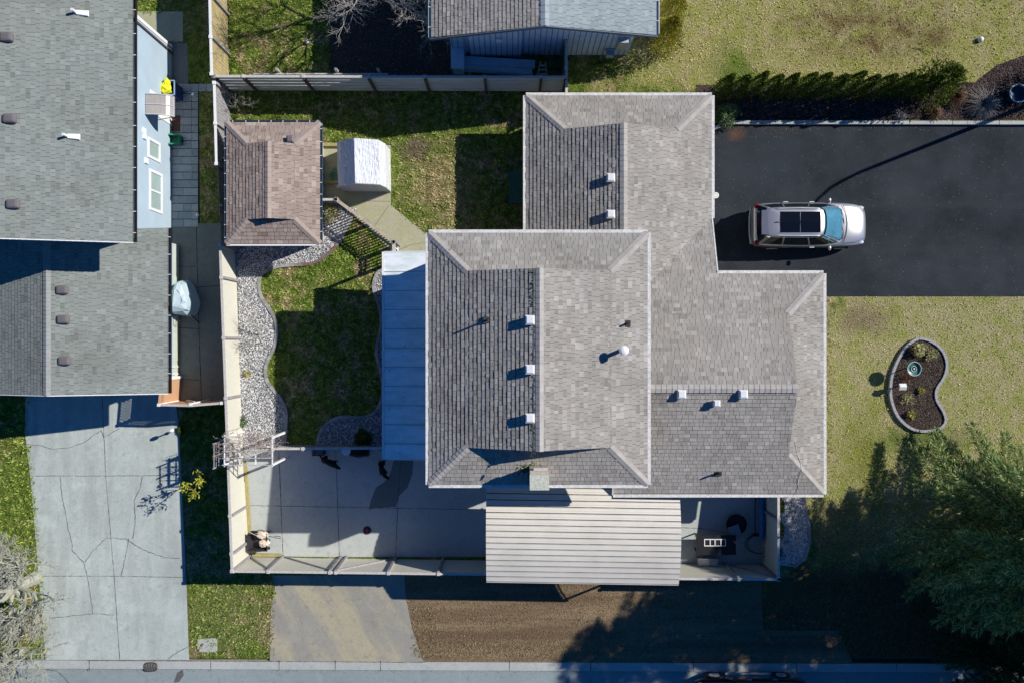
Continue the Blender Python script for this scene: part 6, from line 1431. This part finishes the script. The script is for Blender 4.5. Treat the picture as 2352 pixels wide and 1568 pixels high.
# ================= cars =================
def car(name, label, tx, ty, z, paint, L_=4.84, hatch=True, steps=False, flip=False):
    c = thing(name, label, 'car', (0, 0), 0)
    S = [(-2.42, .62, .45, .80, .82), (-2.38, .80, .34, .90, .93), (-2.22, .89, .30, 1.02, 1.04), (-1.8, .93, .28, 1.05, 1.07), (-1.0, .945, .27, 1.03, 1.05), (0, .95, .27, 1.02, 1.04), (.8, .945, .27, 1.02, 1.05), (1.27, .93, .28, 1.00, 1.08), (1.7, .915, .29, .94, 1.04), (2.05, .87, .31, .86, .97), (2.26, .78, .34, .78, .88), (2.38, .64, .40, .70, .77), (2.42, .45, .46, .62, .66)]
    prof = lambda w_, zb, bl, tp: [(0, zb), (w_ * .85, zb), (w_ * .98, zb + .12), (w_, .55 if .55 < bl else bl * .9), (w_ * .99, bl - .10), (w_ * .95, bl - .02), (w_ * .86, bl + .02), (w_ * .5, tp), (0, tp + .015)]
    n = 9; full = 2 * n - 2; V = []; F = []
    for x, w_, zb, bl, tp in S:
        P = prof(w_, zb, bl, tp); P = P + [(-a, b) for a, b in P[-2:0:-1]]; V += [(x, a, b) for a, b in P]
    for i in range(len(S) - 1):
        for k in range(full): k2 = (k + 1) % full; F.append((i * full + k, i * full + k2, (i + 1) * full + k2, (i + 1) * full + k))
    F.append(tuple(range(full - 1, -1, -1))); F.append(tuple((len(S) - 1) * full + k for k in range(full)))
    mb = MB().add(V, F); body = mb.build('body', paint, c, smooth=True)
    sb = body.modifiers.new('Subsurf', 'SUBSURF'); sb.levels = 1; sb.render_levels = 2
    # greenhouse
    bot = [(-2.26, .70), (-2.18, .80), (-1.6, .86), (-.5, .875), (.5, .86), (.95, .80), (1.30, .62), (1.36, .3), (1.36, 0)]; top = [(-2.06, .52), (-2.0, .585), (-1.5, .615), (-.6, .625), (-.1, .615), (.12, .60), (.28, .50), (.34, .25), (.35, 0)]
    bot = [(-2.30, 0), (-2.30, .35)] + bot; top = [(-2.10, 0), (-2.10, .3)] + top
    def ring(R_, z_): return [(x, y_, z_) for x, y_ in R_] + [(x, -y_, z_) for x, y_ in R_[-2:0:-1]]
    r0, r1 = ring(bot, 1.02), ring(top, 1.60); m = len(r0)
    gm = MB(); gm.add(r0 + r1, [(i, (i + 1) % m, m + (i + 1) % m, m + i) for i in range(m)]); gm.build('window_glass', glassd, c, smooth=True)
    wsm = bpy.data.materials.get('windscreen_glass') or M('windscreen_glass', (.07, .20, .27), .08, .35, 2.2, spec=.8)
    bi = [i for i, (x, y_, z_) in enumerate(r0) if x > .93]; ws = MB(); q_ = []
    for i in bi:
        B_ = Vector(r0[i]); T_ = Vector(r1[i]); q_.append((B_.lerp(T_, .10) + Vector((.012, 0, .012)), B_.lerp(T_, .93) + Vector((.012, 0, .012))))
    for (a, b), (a2, b2) in zip(q_[:-1], q_[1:]): ws.quad(a, a2, b2, b)
    ws.build('windscreen', wsm, c, smooth=True)
    # roof panel, crowned
    rf = MB(); rings = [(1.02, 1.575), (1.0, 1.60), (.9, 1.628), (.55, 1.65), (.0, 1.66)]; cx = -.88; vs = []
    tr_ = ring(top, 0)
    for s_, z_ in rings: vs += [(cx + (x - cx) * s_, y_ * s_, z_) for x, y_, _ in tr_]
    rf.add(vs, [(i * m + k, i * m + (k + 1) % m, (i + 1) * m + (k + 1) % m, (i + 1) * m + k) for i in range(len(rings) - 1) for k in range(m)]); rfo = rf.build('roof', paint, c, smooth=True)
    def onroof(x): return 1.60 + .06 * (1 - min(1, abs((x - cx) / 1.25)) ** 3)
    sg = MB(); ys_ = .43; xs2 = [-1.52, -1.1, -.70, -.68, -.25, .14]
    for a_, b_ in ((-1.52, -.70), (-.675, .14)):
        sg.add([(a_, -ys_, 1.653), (b_, -ys_, 1.65), (b_, 0, 1.672), (a_, 0, 1.674), (b_, ys_, 1.65), (a_, ys_, 1.653)], [(0, 1, 2, 3), (3, 2, 4, 5)])
    sg.build('sunroof', M('panoramic_glass', (.003, .005, .010), .2, .1, spec=.3) if 'panoramic_glass' not in bpy.data.materials else bpy.data.materials['panoramic_glass'], rfo)
    for sy in (-1, 1): MB().tube([(-1.75, sy * .555, 1.61), (-1.6, sy * .555, 1.67), (-.7, sy * .57, 1.69), (.0, sy * .56, 1.67), (.12, sy * .56, 1.61)], .022, 6).build('roof_rail', metalw, rfo)
    MB().add([(-1.68, -.02, 1.66), (-1.5, -.02, 1.66), (-1.5, .02, 1.66), (-1.68, .02, 1.66), (-1.70, 0, 1.74)], [(0, 3, 2, 1), (0, 1, 4), (1, 2, 4), (2, 3, 4), (3, 0, 4)]).build('antenna', black, rfo)
    # pillars and cowl strips (paint) over the glass
    for sy in (-1, 1):
        for (b_, t_, wd) in (((1.12, .74), (.27, .53), .07), ((-.1, .875), (-.35, .625), .05), ((-1.25, .87), (-1.35, .62), .06), ((-2.19, .80), (-1.99, .59), .16)):
            MB().bar((b_[0], sy * (b_[1] + .012), 1.03), (t_[0], sy * (t_[1] + .012), 1.60), wd, .02, up=(0, sy, .4)).build('pillar', paint, c)
    MB().bar((-2.26, 0, 1.56), (-2.02, 0, 1.62), 1.0, .03, up=(0, 0, 1)).build('spoiler', paint, c)
    MB().box(-2.275, -2.255, -.17, .17, 1.555, 1.575).build('brake_light', M('red_lens', (.25, .01, .02), .3) if 'red_lens' not in bpy.data.materials else bpy.data.materials['red_lens'], c)
    for sy in (-1, 1):
        for xw in (-1.47, 1.42):
            w_ = MB(); k = 22; vs = [(xw + .36 * math.cos(a), sy * q, .36 + .36 * math.sin(a)) for q in (.72, .945) for a in [i * 2 * math.pi / k for i in range(k)]]
            w_.add(vs, [tuple(range(k)), tuple(range(2 * k - 1, k - 1, -1))] + [(i, k + i, k + (i + 1) % k, (i + 1) % k) for i in range(k)]); wh_ = w_.build('wheel', rubber, c)
            rm = MB(); rm.add([(xw + .23 * math.cos(a), sy * .95, .36 + .23 * math.sin(a)) for a in [i * math.pi / 8 for i in range(16)]], [tuple(range(16))])
            for i in range(5): a = i * 1.2566; rm.bar((xw, sy * .955, .36), (xw + .23 * math.cos(a), sy * .955, .36 + .23 * math.sin(a)), .05, .01, up=(0, 1, 0))
            rm.build('rim', metalw, wh_)
        mr = MB().blobm((.74, sy * 1.00, 1.06), (.07, .12, .06), .0, 10, 6); mr.build('mirror', paint, c, True)
        for xh in (-1.05, .05): MB().bar((xh - .1, sy * .957, .90), (xh + .1, sy * .957, .90), .03, .03).build('door_handle', metalw, c)
        MB().blobm((2.12, sy * .72, .80), (.17, .09, .045), 0, 10, 6).build('headlight', M('headlight_lens', (.5, .52, .55), .1) if 'headlight_lens' not in bpy.data.materials else bpy.data.materials['headlight_lens'], c, True)
        MB().blobm((-2.27, sy * .76, .95), (.12, .12, .06), 0, 10, 6).build('tail_light', bpy.data.materials['red_lens'], c, True)
        if steps: MB().bar((-1.0, sy * 1.0, .38), (.95, sy * 1.0, .38), .10, .03).build('running_board', metalw, c)
    pg = MB(); pg.tube([(1.30, -.80, 1.055), (1.42, -.5, 1.075), (1.47, 0, 1.085), (1.42, .5, 1.075), (1.30, .80, 1.055)], .012, 4); pg.build('cowl', black, c)
    for sy in (-1, 1): MB().tube([(1.35, sy * .80, 1.03), (1.9, sy * .74, .955), (2.28, sy * .55, .84)], .006, 4).build('bonnet_gap', black, c)
    wb = MB()
    for y0_, y1_ in ((-.62, -.02), (.0, .58)): wb.tube([(1.34, y0_, 1.08), (1.30, (y0_ + y1_) / 2, 1.10), (1.20, y1_, 1.12)], .012, 4)
    wb.build('wiper', black, c)
    sm = MB(); sm.tube([(-2.405, -.78, .52), (-2.46, -.4, .52), (-2.47, 0, .52), (-2.46, .4, .52), (-2.405, .78, .52)], .035, 6); sm.build('bumper', paint, c)
    x, y = T(tx, ty); c.location = (x, y, z)
    if flip: c.rotation_euler = (0, 0, math.pi)
    return c
s = NT('champagne_paint'); s.base((.60, .575, .55)); champ = s.set(.30, .75, .5, .6)
s = NT('black_paint'); s.base((.006, .006, .008)); blk = s.set(.15, 0, .5, .8)
car('suv', 'champagne silver sport utility car with dark panoramic roof parked on the black driveway', 1844.5, 523, .015, champ)
car('parked_car', 'black car parked along the kerb at the bottom edge', 1716, 1599, LOW - .06, blk, steps=True, flip=True)
